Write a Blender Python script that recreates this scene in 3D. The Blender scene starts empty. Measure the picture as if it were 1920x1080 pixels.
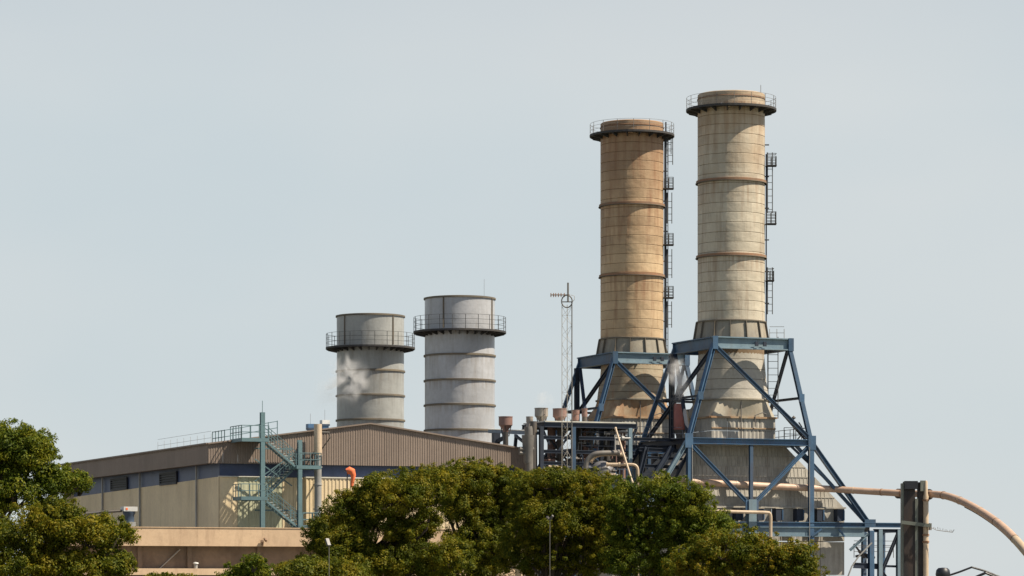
import bpy, math, random
import numpy as np
from mathutils import Vector
R = math.radians
rnd = random.Random(7)
C = bpy.context.scene.collection
sc = bpy.context.scene

# ------------------------------------------------------------------ camera, sky, sun
F = 6000.0            # focal length in photo pixels (1920 wide)
HZ = 1100.0           # horizon row of the photo
CZ = 2.0              # eye height
cam = bpy.data.cameras.new('camera'); camo = bpy.data.objects.new('camera', cam); C.objects.link(camo)
camo.location = (0, 0, CZ); camo.rotation_euler = (R(90), 0, 0)
cam.sensor_width = 36; cam.lens = 36 * F / 1920; cam.shift_y = (HZ - 540) / 1920
cam.clip_start = 0.5; cam.clip_end = 20000
sc.camera = camo
sc.cycles.volume_bounces = 3; sc.cycles.max_bounces = 8

SUN_EL, SUN_AZ = 53.0, 104.0       # azimuth clockwise from +Y
world = bpy.data.worlds.new('World'); sc.world = world; world.use_nodes = True
wn = world.node_tree; wn.nodes.clear()
wo = wn.nodes.new('ShaderNodeOutputWorld'); bg = wn.nodes.new('ShaderNodeBackground')
sky = wn.nodes.new('ShaderNodeTexSky'); sky.sky_type = 'NISHITA'; sky.sun_disc = False
sky.sun_elevation = R(SUN_EL); sky.sun_rotation = R(SUN_AZ)
sky.air_density = 1.0; sky.dust_density = 0.6; sky.ozone_density = 1.5; sky.altitude = 50
hs = wn.nodes.new('ShaderNodeHueSaturation'); hs.inputs['Saturation'].default_value = 0.75
tintn = wn.nodes.new('ShaderNodeMix'); tintn.data_type = 'RGBA'; tintn.blend_type = 'MULTIPLY'
tintn.inputs['Factor'].default_value = 1.0; tintn.inputs['B'].default_value = (1.0, 0.99, 1.0, 1)
wn.links.new(sky.outputs[0], hs.inputs['Color']); wn.links.new(hs.outputs[0], tintn.inputs['A'])
# hazy air: a pale grey veil, thick low down, ended early so the unseen upper sky gives less fill
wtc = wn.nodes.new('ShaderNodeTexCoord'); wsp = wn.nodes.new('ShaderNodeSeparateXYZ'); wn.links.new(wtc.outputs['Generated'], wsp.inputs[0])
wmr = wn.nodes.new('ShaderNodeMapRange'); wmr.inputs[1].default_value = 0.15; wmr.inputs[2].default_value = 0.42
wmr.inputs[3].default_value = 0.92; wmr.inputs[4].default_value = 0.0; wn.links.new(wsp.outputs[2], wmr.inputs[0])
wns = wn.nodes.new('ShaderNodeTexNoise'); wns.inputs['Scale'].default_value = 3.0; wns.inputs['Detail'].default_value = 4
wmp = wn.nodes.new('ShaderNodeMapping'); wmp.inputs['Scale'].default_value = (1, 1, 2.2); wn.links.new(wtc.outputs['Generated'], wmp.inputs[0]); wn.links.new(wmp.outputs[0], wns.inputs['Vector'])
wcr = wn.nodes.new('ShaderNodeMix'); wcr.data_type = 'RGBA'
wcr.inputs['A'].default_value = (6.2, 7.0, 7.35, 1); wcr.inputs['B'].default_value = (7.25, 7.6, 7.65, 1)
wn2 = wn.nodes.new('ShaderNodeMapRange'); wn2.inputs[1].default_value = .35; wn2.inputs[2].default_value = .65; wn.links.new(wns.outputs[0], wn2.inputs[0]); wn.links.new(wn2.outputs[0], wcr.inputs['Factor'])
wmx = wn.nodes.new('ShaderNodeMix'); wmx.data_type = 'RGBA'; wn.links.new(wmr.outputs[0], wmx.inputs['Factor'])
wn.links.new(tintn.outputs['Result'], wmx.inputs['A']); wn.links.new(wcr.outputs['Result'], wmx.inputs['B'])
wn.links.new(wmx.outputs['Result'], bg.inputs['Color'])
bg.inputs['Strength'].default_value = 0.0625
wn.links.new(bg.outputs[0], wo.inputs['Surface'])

sl = bpy.data.lights.new('sun', 'SUN'); sl.energy = 5.0; sl.angle = R(0.6); sl.color = (1.0, 0.88, 0.71)
so = bpy.data.objects.new('sun', sl); C.objects.link(so)
sd = Vector((math.sin(R(SUN_AZ)) * math.cos(R(SUN_EL)), math.cos(R(SUN_AZ)) * math.cos(R(SUN_EL)), math.sin(R(SUN_EL))))
so.rotation_euler = sd.to_track_quat('Z', 'Y').to_euler(); so.location = (60, 100, 90)
sc.view_settings.view_transform = 'Standard'; sc.view_settings.look = 'None'
sc.view_settings.exposure = 0.62; sc.view_settings.gamma = 1.0
try: sc.view_settings.use_curve_mapping = False
except Exception: pass

# ------------------------------------------------------------------ plant grid
A = R(22.0)
U = Vector((math.cos(A), math.sin(A), 0)); V = Vector((-math.sin(A), math.cos(A), 0)); Z = Vector((0, 0, 1))
def P(px, py, D):
    """real place of something D metres ahead that shows at photo pixel px, py"""
    return Vector(((px - 960) / F * D, D, CZ + (HZ - py) / F * D))
class Grid:
    """local frame aligned with the plant: u to the right, v away"""
    def __init__(s, px, D): s.o = Vector(((px - 960) / F * D, D, 0))
    def __call__(s, u, v, z=0.0): return s.o + U * u + V * v + Z * z
    def u(s, px, v):
        k = (px - 960) / F; b = s.o + V * v
        return (k * b.y - b.x) / (U.x - k * U.y)
    def z(s, py, u, v): return CZ + (HZ - py) / F * s(u, v).y

# ------------------------------------------------------------------ materials
def mat(name, col, col2=None, rough=0.7, metal=0.0, scale=0.6, streak=0.0, streak_col=(0.12, 0.06, 0.03), rand=0.10,
        bump=0.15, bscale=6.0, stretch=(1, 1, 0.12), grime=0.25, streak_scale=1.6, zgrad=None, dent=0.0, runs=None, runcol=(.20, .09, .04), runamt=.75):
    m = bpy.data.materials.new(name); m.use_nodes = True; t = m.node_tree; n = t.nodes; L = t.links
    b = n['Principled BSDF']; b.inputs['Roughness'].default_value = rough; b.inputs['Metallic'].default_value = metal
    g = n.new('ShaderNodeNewGeometry')
    col2 = col2 or tuple(c * 0.72 for c in col)
    def noise(sc_, det=5, rg=0.6, map_=None):
        x = n.new('ShaderNodeTexNoise'); x.inputs['Scale'].default_value = sc_; x.inputs['Detail'].default_value = det
        x.inputs['Roughness'].default_value = rg
        if map_:
            mp = n.new('ShaderNodeMapping'); mp.inputs['Scale'].default_value = map_
            L.new(g.outputs['Position'], mp.inputs['Vector']); L.new(mp.outputs[0], x.inputs['Vector'])
        else: L.new(g.outputs['Position'], x.inputs['Vector'])
        return x.outputs[0]
    def ramp(v, a, b_, lo=0.0, hi=1.0):
        x = n.new('ShaderNodeMapRange'); x.inputs[1].default_value = a; x.inputs[2].default_value = b_
        x.inputs[3].default_value = lo; x.inputs[4].default_value = hi; L.new(v, x.inputs[0]); return x.outputs[0]
    def mix(f, a, b_, mode='MIX'):
        x = n.new('ShaderNodeMix'); x.data_type = 'RGBA'; x.blend_type = mode
        for s_, v in (('Factor', f), ('A', a), ('B', b_)):
            if isinstance(v, (int, float)): x.inputs[s_].default_value = v
            elif isinstance(v, tuple): x.inputs[s_].default_value = (*v, 1)
            else: L.new(v, x.inputs[s_])
        return x.outputs['Result']
    c = mix(ramp(noise(scale), 0.35, 0.65), col, col2)
    if zgrad:                      # (z0, z1, colour): weathering that changes up the thing
        sp = n.new('ShaderNodeSeparateXYZ'); L.new(g.outputs['Position'], sp.inputs[0])
        ad = n.new('ShaderNodeMath'); ad.operation = 'ADD'; L.new(sp.outputs[2], ad.inputs[0])
        L.new(ramp(noise(0.35, 3), 0.3, 0.7, -4, 4), ad.inputs[1])
        c = mix(ramp(ad.outputs[0], zgrad[0], zgrad[1]), c, zgrad[2])
    if runs:
        sp2 = n.new('ShaderNodeSeparateXYZ'); L.new(g.outputs['Position'], sp2.inputs[0]); tot = None
        for zr, ln in runs:
            a_ = ramp(sp2.outputs[2], zr - ln, zr - .1); lt = n.new('ShaderNodeMath'); lt.operation = 'LESS_THAN'; lt.inputs[1].default_value = zr; L.new(sp2.outputs[2], lt.inputs[0])
            mu = n.new('ShaderNodeMath'); mu.operation = 'MULTIPLY'; L.new(a_, mu.inputs[0]); L.new(lt.outputs[0], mu.inputs[1])
            if tot is None: tot = mu.outputs[0]
            else:
                ad_ = n.new('ShaderNodeMath'); ad_.operation = 'ADD'; L.new(tot, ad_.inputs[0]); L.new(mu.outputs[0], ad_.inputs[1]); tot = ad_.outputs[0]
        st_ = ramp(noise(3.2, 5, 0.6, (1, 1, .05)), .42, .68)
        m_ = n.new('ShaderNodeMath'); m_.operation = 'MULTIPLY'; L.new(tot, m_.inputs[0]); L.new(st_, m_.inputs[1])
        m2_ = n.new('ShaderNodeMath'); m2_.operation = 'MULTIPLY'; m2_.inputs[1].default_value = runamt; L.new(m_.outputs[0], m2_.inputs[0])
        c = mix(m2_.outputs[0], c, runcol)
    if grime:
        c = mix(ramp(noise(3.5, 8, 0.7), 0.45, 0.75, 0, grime), c, tuple(x * 0.4 for x in col))
    if streak:
        s1 = noise(streak_scale, 6, 0.65, stretch)
        c = mix(ramp(s1, 0.50, 0.74, 0, streak), c, streak_col)
    if rand:
        oi = n.new('ShaderNodeObjectInfo')
        v = ramp(oi.outputs['Random'], 0, 1, 1 - rand, 1 + rand)
        h = n.new('ShaderNodeHueSaturation'); L.new(v, h.inputs['Value']); L.new(c, h.inputs['Color']); c = h.outputs[0]
    L.new(c, b.inputs['Base Color'])
    if bump or dent:
        bp = n.new('ShaderNodeBump'); bp.inputs['Strength'].default_value = bump; bp.inputs['Distance'].default_value = 0.05
        L.new(noise(bscale, 6), bp.inputs['Height']); last = bp
        if dent:
            b2 = n.new('ShaderNodeBump'); b2.inputs['Strength'].default_value = dent; b2.inputs['Distance'].default_value = 0.3
            L.new(noise(0.9, 2, 0.4, (1, 1, 1.6)), b2.inputs['Height']); L.new(bp.outputs[0], b2.inputs['Normal']); last = b2
        L.new(last.outputs[0], b.inputs['Normal'])
    return m

M = {}
M['tan_stack'] = mat('ochre_painted_plate', (.55, .41, .25), (.43, .31, .185), rough=.62, scale=.3, streak=.8, streak_col=(.24, .115, .055),
                     rand=.09, runs=((45, 7), (38.15, 4), (31.5, 3), (24.8, 1.5)), zgrad=(32, 46, (.31, .195, .11)), dent=.22, grime=.2)
M['pale_stack'] = mat('pale_painted_plate', (.54, .49, .39), (.44, .395, .31), rough=.62, scale=.3, streak=.65, streak_col=(.25, .17, .11),
                      rand=.08, runs=((45, 6), (38.1, 3), (31.45, 2)), runcol=(.26, .14, .07), zgrad=(36, 47, (.42, .31, .20)), dent=.22, grime=.2)
M['rust_seam'] = mat('rusty_seam', (.27, .19, .12), rough=.9, rand=.1)
M['rust_ring'] = mat('rusty_ring', (.30, .16, .09), (.22, .15, .10), rough=.85, streak=.4, rand=.1)
M['shell_lower'] = mat('weathered_lower_plate', (.45, .425, .37), (.36, .34, .30), rough=.75, streak=.45, streak_col=(.2, .14, .09), rand=.07, dent=.25)
M['shell_lower_rusty'] = mat('rust_stained_lower_plate', (.38, .33, .24), (.30, .24, .17), rough=.75, streak=.7, streak_col=(.33, .13, .05), rand=.08, dent=.25)
M['collar'] = mat('collar_plate', (.30, .27, .21), (.21, .195, .165), rough=.75, streak=.4)
M['grey_a'] = mat('greenish_grey_plate', (.34, .35, .34), (.275, .285, .28), rough=.42, scale=.3, streak=.5, streak_col=(.17, .16, .14), dent=.12, rand=.04, runs=((24.2, 1.6), (21.7, 1.3), (19.2, 1.2), (26.5, 1.2)), runcol=(.17, .13, .09), runamt=.6)
M['grey_b'] = mat('light_grey_plate', (.43, .445, .475), (.35, .365, .39), rough=.38, scale=.3, streak=.5, streak_col=(.23, .21, .19), dent=.12, rand=.04, runs=((24.9, 1.5), (22.4, 1.2), (20, 1.2), (17.5, 1.0), (27.2, 1.4)), runcol=(.22, .17, .12), runamt=.6)
M['ring_dark'] = mat('dark_stiffener', (.11, .10, .085), (.17, .14, .10), rough=.8)
M['deck_dark'] = mat('dark_walkway_steel', (.035, .036, .042), (.055, .05, .045), rough=.75)
M['rail'] = mat('railing_steel', (.07, .075, .08), rough=.7, bump=0)
M['rail_light'] = mat('galvanised_railing', (.33, .34, .34), rough=.6, bump=0)
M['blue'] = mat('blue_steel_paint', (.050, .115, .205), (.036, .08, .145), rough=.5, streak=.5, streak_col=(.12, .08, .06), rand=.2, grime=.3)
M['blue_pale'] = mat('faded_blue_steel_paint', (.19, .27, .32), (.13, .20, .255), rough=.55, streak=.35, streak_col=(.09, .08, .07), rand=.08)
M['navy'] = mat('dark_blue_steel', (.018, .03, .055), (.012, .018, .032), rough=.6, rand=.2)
M['teal'] = mat('teal_stair_paint', (.12, .205, .225), (.095, .165, .185), rough=.5, streak=.2, streak_col=(.08, .09, .08), rand=.1)
M['fascia'] = mat('brown_cladding', (.24, .19, .155), (.21, .165, .135), rough=.65, scale=.3, streak=.35, streak_col=(.15, .11, .09), rand=.06, stretch=(1, 1, .05), streak_scale=2.5)
M['cream'] = mat('cream_cladding', (.72, .59, .38), (.63, .51, .33), rough=.65, scale=.3, streak=.35, streak_col=(.32, .26, .15), rand=.05, stretch=(1, 1, .06), streak_scale=2.0)
M['cream_green'] = mat('pale_green_cladding', (.50, .50, .34), (.43, .44, .31), rough=.6, streak=.25, streak_col=(.25, .24, .16), rand=.05)
M['tread'] = mat('worn_tread', (.42, .47, .46), rough=.5, rand=.05)
M['band'] = mat('blue_wall_band', (.05, .075, .155), (.038, .058, .125), rough=.5, rand=.08, streak=.2, streak_col=(.04, .04, .05))
M['flash'] = mat('pale_flashing', (.70, .68, .60), rough=.5, rand=0)
M['black'] = mat('dark_opening', (.012, .013, .016), rough=.6, bump=0, rand=0)
M['slat'] = mat('louvre_slat', (.04, .045, .06), rough=.6, rand=.2)
M['peach'] = mat('peach_parapet', (.60, .44, .29), (.53, .38, .25), rough=.85, scale=.25, streak=.5, streak_col=(.3, .2, .13), stretch=(1, 1, .3), rand=.05)
M['brown_wall'] = mat('stained_brown_render', (.22, .17, .13), (.15, .12, .095), rough=.9, scale=.5, streak=.65, streak_col=(.10, .07, .055), stretch=(1, 1, .4), streak_scale=.8)
M['concrete'] = mat('roof_concrete', (.22, .20, .175), rough=.9)
M['pipe_tan'] = mat('cream_pipe_lagging', (.54, .43, .31), (.46, .36, .25), rough=.45, streak=.3, streak_col=(.25, .15, .08), rand=.06)
M['pipe_pink'] = mat('pinkish_pipe_paint', (.54, .38, .275), (.45, .31, .225), rough=.5, streak=.35, streak_col=(.25, .15, .10), rand=.06, grime=.35)
M['pipe_grey'] = mat('grey_pipe', (.33, .33, .32), (.25, .25, .24), rough=.5, rand=.12)
M['pipe_mid'] = mat('weathered_duct', (.16, .15, .135), (.11, .105, .10), rough=.6, streak=.4)
M['pipe_dark'] = mat('dark_pipe', (.055, .055, .06), (.09, .075, .06), rough=.6, rand=.3)
M['silencer_grey'] = mat('weathered_grey_silencer', (.36, .34, .31), (.27, .24, .21), rough=.6, streak=.5, streak_col=(.22, .12, .08))
M['silencer_red'] = mat('red_oxide_silencer', (.25, .14, .115), (.22, .14, .12), rough=.7, streak=.5, streak_col=(.13, .09, .08))
M['red'] = mat('red_brown_drum', (.33, .105, .085), (.26, .09, .075), rough=.55, streak=.4, streak_col=(.12, .06, .05))
M['vessel'] = mat('vessel_cladding', (.17, .17, .18), (.12, .12, .13), rough=.5, metal=.1)
M['casing'] = mat('boiler_casing_plate', (.43, .41, .36), (.33, .315, .28), rough=.8, scale=.5, streak=.55, streak_col=(.16, .13, .10), rand=.10, grime=.35)
M['casing_light'] = mat('boiler_hood_plate', (.44, .40, .32), (.36, .33, .26), rough=.75, streak=.4, streak_col=(.28, .15, .07), rand=.08)
M['casing_rust'] = mat('rusted_hood_plate', (.42, .34, .23), (.36, .21, .11), rough=.8, streak=.6, streak_col=(.25, .09, .03), rand=.1)
M['mast'] = mat('galvanised_mast', (.36, .34, .30), (.28, .25, .21), rough=.6, rand=.1, bump=0)
M['mast_dark'] = mat('dark_mast_steel', (.16, .15, .14), rough=.6, bump=0)
M['orange'] = mat('orange_windsock_cloth', (.85, .21, .08), (.78, .17, .06), rough=.8, rand=0, bump=.1)
M['white'] = mat('white_paint', (.74, .74, .72), rough=.5, rand=0)
M['vent_blue'] = mat('blue_vent_paint', (.08, .19, .34), (.06, .13, .25), rough=.5, rand=0)
M['vent_navy'] = mat('navy_vent_duct', (.05, .08, .13), rough=.5, rand=0)
M['pylon'] = mat('blackened_steel', (.018, .017, .02), (.035, .027, .023), rough=.7, streak=.4, streak_col=(.10, .06, .04), rand=.1)
M['pylon_green'] = mat('pale_green_steel', (.20, .22, .185), (.15, .165, .14), rough=.6, streak=.3)
M['lamp_dark'] = mat('dark_lamp_paint', (.02, .022, .03), rough=.45, rand=0)
M['bark'] = mat('tree_bark', (.075, .055, .04), (.05, .038, .028), rough=.95, bump=.6, bscale=14, rand=.2)
M['ground'] = mat('dry_ground', (.11, .10, .06), (.06, .08, .03), rough=.95, scale=.08, rand=0, bump=.4, bscale=2)

def leafmat(name, c1, c2, c3):
    m = bpy.data.materials.new(name); m.use_nodes = True; t = m.node_tree; n = t.nodes; L = t.links; n.clear()
    out = n.new('ShaderNodeOutputMaterial'); g = n.new('ShaderNodeNewGeometry')
    n1 = n.new('ShaderNodeTexNoise'); n1.inputs['Scale'].default_value = 1.3; n1.inputs['Detail'].default_value = 3
    L.new(g.outputs['Position'], n1.inputs['Vector'])
    cr = n.new('ShaderNodeValToRGB'); e = cr.color_ramp.elements
    e[0].position = .36; e[0].color = (*c1, 1); e[1].position = .68; e[1].color = (*c3, 1)
    x = e.new(.52); x.color = (*c2, 1)
    at = n.new('ShaderNodeAttribute'); at.attribute_name = 'tint'
    ad = n.new('ShaderNodeMath'); ad.operation = 'MULTIPLY_ADD'; ad.inputs[1].default_value = .30; 
    L.new(at.outputs['Fac'], ad.inputs[0]); sb = n.new('ShaderNodeMath'); sb.operation = 'SUBTRACT'; sb.inputs[1].default_value = .15
    L.new(n1.outputs[0], sb.inputs[0]); L.new(sb.outputs[0], ad.inputs[2]); L.new(ad.outputs[0], cr.inputs[0])
    d = n.new('ShaderNodeBsdfDiffuse'); tr = n.new('ShaderNodeBsdfTranslucent'); mx = n.new('ShaderNodeMixShader'); mx.inputs[0].default_value = .42
    gl = n.new('ShaderNodeBsdfGlossy'); gl.inputs['Roughness'].default_value = .6; mg = n.new('ShaderNodeMixShader'); mg.inputs[0].default_value = .012
    L.new(cr.outputs[0], d.inputs[0]); L.new(cr.outputs[0], tr.inputs[0]); L.new(d.outputs[0], mx.inputs[1]); L.new(tr.outputs[0], mx.inputs[2])
    L.new(mx.outputs[0], mg.inputs[1]); L.new(gl.outputs[0], mg.inputs[2]); L.new(mg.outputs[0], out.inputs['Surface'])
    return m
M['leaf_olive'] = leafmat('olive_leaves', (.07, .092, .007), (.14, .148, .009), (.24, .195, .012))
M['leaf_green'] = leafmat('green_leaves', (.058, .09, .007), (.12, .15, .010), (.21, .205, .015))
M['leaf_yellow'] = leafmat('yellowing_leaves', (.075, .10, .007), (.15, .155, .010), (.26, .18, .012))

# ------------------------------------------------------------------ mesh helpers
WO = {}   # world origin of each object
class MB:
    def __init__(s): s.v = []; s.f = []
    def add(s, vs, fs):
        o = len(s.v); s.v += [Vector(x) for x in vs]; s.f += [tuple(i + o for i in f) for f in fs]; return s
    def frame(s, p0, p1, up=None):
        d = (p1 - p0).normalized(); up = up or (Z if abs(d.z) < .97 else V)
        side = d.cross(up).normalized(); return d, side, side.cross(d).normalized()
    def beam(s, p0, p1, w, h=None, up=None):
        h = h or w; d, a, b = s.frame(p0, p1, up); a = a * w / 2; b = b * h / 2
        vs = [p + i * a + j * b for p in (p0, p1) for i, j in ((-1, -1), (1, -1), (1, 1), (-1, 1))]
        return s.add(vs, [(0, 1, 2, 3), (7, 6, 5, 4), (0, 4, 5, 1), (1, 5, 6, 2), (2, 6, 7, 3), (3, 7, 4, 0)])
    def ibeam(s, p0, p1, w, h, tf=.06, tw=.05, up=None):
        d, a, b = s.frame(p0, p1, up); W = w / 2; H = h / 2; T = tw / 2
        pr = [(-W, -H), (W, -H), (W, -H + tf), (T, -H + tf), (T, H - tf), (W, H - tf), (W, H), (-W, H), (-W, H - tf), (-T, H - tf), (-T, -H + tf), (-W, -H + tf)]
        vs = [p + a * x + b * y for p in (p0, p1) for x, y in pr]; n = 12
        fs = [(i, (i + 1) % n, n + (i + 1) % n, n + i) for i in range(n)] + [tuple(range(n))[::-1], tuple(range(n, 2 * n))]
        return s.add(vs, fs)
    def box(s, c, su, sv, sz):      # grid aligned box, c = centre
        c = Vector(c); return s.beam(c - U * su / 2, c + U * su / 2, sv, sz)
    def tube(s, pts, r, n=8, cap=True):
        pts = [Vector(p) for p in pts]; rs = r if isinstance(r, (list, tuple)) else [r] * len(pts); vs = []; prev = None
        for i, p in enumerate(pts):
            d = (pts[min(i + 1, len(pts) - 1)] - pts[max(i - 1, 0)]).normalized()
            if prev is None: a = d.cross(Z if abs(d.z) < .9 else Vector((1, 0, 0))).normalized()
            else: a = (prev - d * prev.dot(d)).normalized()
            prev = a; b = d.cross(a)
            vs += [p + (a * math.cos(t) + b * math.sin(t)) * rs[i] for t in [2 * math.pi * k / n for k in range(n)]]
        fs = [(i * n + k, i * n + (k + 1) % n, (i + 1) * n + (k + 1) % n, (i + 1) * n + k) for i in range(len(pts) - 1) for k in range(n)]
        if cap: fs += [tuple(range(n))[::-1], tuple(range((len(pts) - 1) * n, len(pts) * n))]
        return s.add(vs, fs)
    def lathe(s, c, prof, n=48, a0=0.0, a1=2 * math.pi, close=False):
        full = abs(a1 - a0 - 2 * math.pi) < 1e-6; m = n if full else n + 1; vs = []
        pr = prof + [prof[0]] if close and False else prof
        for r, z in pr: vs += [Vector(c) + Vector((r * math.cos(a0 + (a1 - a0) * k / n), r * math.sin(a0 + (a1 - a0) * k / n), z)) for k in range(m)]
        fs = []; K = len(pr)
        for i in range(K if close else K - 1):
            j = (i + 1) % K
            for k in range(n):
                k2 = (k + 1) % m; fs.append((i * m + k, i * m + k2, j * m + k2, j * m + k))
        if not full and close: fs += [tuple(i * m for i in range(K))[::-1], tuple(i * m + n for i in range(K))]
        return s.add(vs, fs)
    def quad(s, a, b, c, d): return s.add([a, b, c, d], [(0, 1, 2, 3)])
    def slab(s, pts, off):          # polygon with thickness
        n = len(pts); off = Vector(off)
        return s.add([Vector(p) for p in pts] + [Vector(p) + off for p in pts],
                     [tuple(range(n)), tuple(range(n, 2 * n))[::-1]] + [(i, i + n, (i + 1) % n + n, (i + 1) % n) for i in range(n)])
    def rail(s, pts, h=1.1, step=1.3, r=.03, bars=(.55, 1.1), toe=False):
        pts = [Vector(p) for p in pts]
        for a, b in zip(pts[:-1], pts[1:]):
            L_ = (b - a).length; k = max(1, round(L_ / step))
            for i in range(k + 1):
                q = a.lerp(b, i / k); s.beam(q, q + Z * h, 2 * r)
            for t in bars: s.beam(a + Z * t, b + Z * t, 2 * r)
            if toe: s.beam(a + Z * .08, b + Z * .08, .03, .15)
        return s
    def build(s, name, m, parent=None, smooth=False, origin=None):
        if origin is None:
            lo = [min(v[i] for v in s.v) for i in range(3)]; hi = [max(v[i] for v in s.v) for i in range(3)]
            origin = Vector([(a + b) / 2 for a, b in zip(lo, hi)])
        me = bpy.data.meshes.new(name); me.from_pydata([v - origin for v in s.v], [], s.f); me.update()
        import bmesh
        bm = bmesh.new(); bm.from_mesh(me); bmesh.ops.recalc_face_normals(bm, faces=bm.faces); bm.to_mesh(me); bm.free()
        if smooth:
            me.polygons.foreach_set('use_smooth', [True] * len(me.polygons)); me.set_sharp_from_angle(angle=R(35))
        me.materials.append(M[m]); o = bpy.data.objects.new(name, me); link(o, origin, parent); return o
def link(o, origin, parent=None):
    C.objects.link(o); WO[o.name] = Vector(origin)
    if parent: o.parent = parent; o.location = Vector(origin) - WO[parent.name]
    else: o.location = origin
    return o
def inst(o, origin, parent, rotz=None, material=None):
    c = o.copy(); link(c, origin, parent)
    if rotz is not None: c.rotation_euler.z = rotz
    return c
def tag(o, label=None, cat=None, group=None, kind=None):
    for k, v in (('label', label), ('category', cat), ('group', group), ('kind', kind)):
        if v: o[k] = v
    return o
def thing(name, loc, label, cat, group=None):
    o = bpy.data.objects.new(name, None); o.empty_display_size = .5; link(o, Vector(loc)); return tag(o, label, cat, group)
def ring_pts(c, r, z, n=24, a0=0, a1=2 * math.pi): return [Vector(c) + Vector((r * math.cos(a0 + (a1 - a0) * k / n), r * math.sin(a0 + (a1 - a0) * k / n), z)) for k in range(n + 1)]

# ------------------------------------------------------------------ ground
b = MB(); b.quad((-4000, -400, 0), (4000, -400, 0), (4000, 6000, 0), (-4000, 6000, 0)); tag(b.build('ground', 'ground'), kind='structure')
G0 = Grid(700, 258)
b = MB(); b.slab([G0(-70, -14, .02), G0(130, -14, .02), G0(130, 75, .02), G0(-70, 75, .02)], (0, 0, .12)); tag(b.build('yard_slab', 'concrete'), kind='structure')

# ------------------------------------------------------------------ turbine hall
H = Grid(390, 267)
HW, HL = 28.6, 50.0
zf0, zf1, zap, zb = 12.3, 13.9, 15.85, 11.22
hall = thing('turbine_hall', H(0, 0), 'long brown and cream clad turbine hall with shallow gable roof and blue band', 'building')
def ribbed(p0, p1, z0, z1a, z1b, name, m, parent, pitch=.2, depth=.03, outw=-V):
    """one ribbed cladding sheet from p0 to p1"""
    b = MB(); d = p1 - p0; L_ = d.length; k = max(2, int(L_ / pitch)); pts = []
    for i in range(k):
        for t, o in ((.04, 0), (.12, depth), (.5, depth), (.58, 0)):
            pts.append(((i + t) / k, o))
    pts = [(0, 0)] + pts + [(1, 0)]; n = len(pts)
    vs = [p0 + d * t + outw * o + Z * z0 for t, o in pts] + [p0 + d * t + outw * o + Z * (z1a + (z1b - z1a) * t) for t, o in pts]
    b.add(vs, [(i, i + 1, n + i + 1, n + i) for i in range(n - 1)])
    # back and edges, so that the sheet is a solid
    bk = [p0 - outw * .04 + Z * z0, p1 - outw * .04 + Z * z0, p1 - outw * .04 + Z * z1b, p0 - outw * .04 + Z * z1a]
    b.add(bk, [(3, 2, 1, 0)])
    return b.build(name, m, parent)
def roofz(u): return zf1 + (zap - zf1) * (1 - abs(u - HW / 2) / (HW / 2))
n = 22
for i in range(n):
    u0, u1 = HW * i / n + .01, HW * (i + 1) / n - .01
    ribbed(H(u0, 0), H(u1, 0), zf0 + .01 * rnd.random(), roofz(u0), roofz(u1), 'fascia_panel', 'fascia', hall)
for i in range(20):
    v0, v1 = HL * i / 20 + .012, HL * (i + 1) / 20 - .012
    ribbed(H(0, v1), H(0, v0), zf0, zf1, zf1, 'fascia_panel', 'fascia', hall, pitch=.3, depth=.02, outw=-U)
b = MB(); b.beam(H(-.05, -.1, zf1 + .04), H(HW / 2, -.1, zap + .04), .22, .12); b.beam(H(HW / 2, -.1, zap + .04), H(HW + .05, -.1, zf1 + .04), .22, .12)
b.beam(H(-.1, -.1, zf1 + .05), H(-.1, HL, zf1 + .05), .2, .12); b.build('roof_edge', 'fascia', hall)
for s_ in (0, 1):
    ua, ub = (0, HW / 2) if s_ == 0 else (HW / 2, HW)
    b = MB(); b.slab([H(ua, .1, roofz(ua) - .15), H(ub, .1, roofz(ub) - .15), H(ub, HL, roofz(ub) - .15), H(ua, HL, roofz(ua) - .15)], (0, 0, .12)); b.build('roof', 'concrete', hall)
# soffit and band
WS, WG = 1.15, .5      # wall set back from fascia on the side and at the gable
b = MB(); b.slab([H(0.03, .03, zf0 + .06), H(HW, .03, zf0 + .06), H(HW, HL, zf0 + .06), H(0.03, HL, zf0 + .06)], (0, 0, .05)); b.build('soffit', 'fascia', hall)
def zside(v): return zb - .45 * v / HL
b = MB(); b.slab([H(WS, WG, zb), H(HW - .1, WG, zb), H(HW - .1, WG, zf0 + .05), H(WS, WG, zf0 + .05)], V * .15); b.build('blue_band', 'band', hall)
b = MB(); b.slab([H(WS, WG + .16, zb), H(WS, HL - .3, zside(HL)), H(WS, HL - .3, zf0 + .05), H(WS, WG + .16, zf0 + .05)], U * .15); b.build('blue_band', 'band', hall)
# gable wall sheets: smooth greenish at the corner, ribbed cream beyond, bay proud to the right
uB = H.u(573, .02)
def upx(px, v): return H.u(px, v)
u1, u2 = upx(445, WG), upx(466, WG)
for a, b_, m, pt in ((WS - .05, u1, 'cream', 6), (u1, u2, 'cream_green', 6)):
    ribbed(H(a + .01, WG - .08), H(b_ - .01, WG - .08), 0, zb, zb, 'wall_panel', m, hall, pitch=1.0, depth=.015)
k = 5
for i in range(k):
    a, b_ = u2 + (uB - u2) * i / k, u2 + (uB - u2) * (i + 1) / k
    ribbed(H(a + .01, WG - .08), H(b_ - .01, WG - .08), 0, zb - .02, zb - .02, 'wall_panel', 'cream' if i > 2 else 'cream_green', hall, pitch=.25, depth=.03)
k = 20
for i in range(k):
    a, b_ = uB + (HW - .1 - uB) * i / k, uB + (HW - .1 - uB) * (i + 1) / k
    ribbed(H(a + .01, .04), H(b_ - .01, .04), 0, zb - .03, zb - .03, 'wall_panel', 'cream', hall, pitch=.25, depth=.04)
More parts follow.
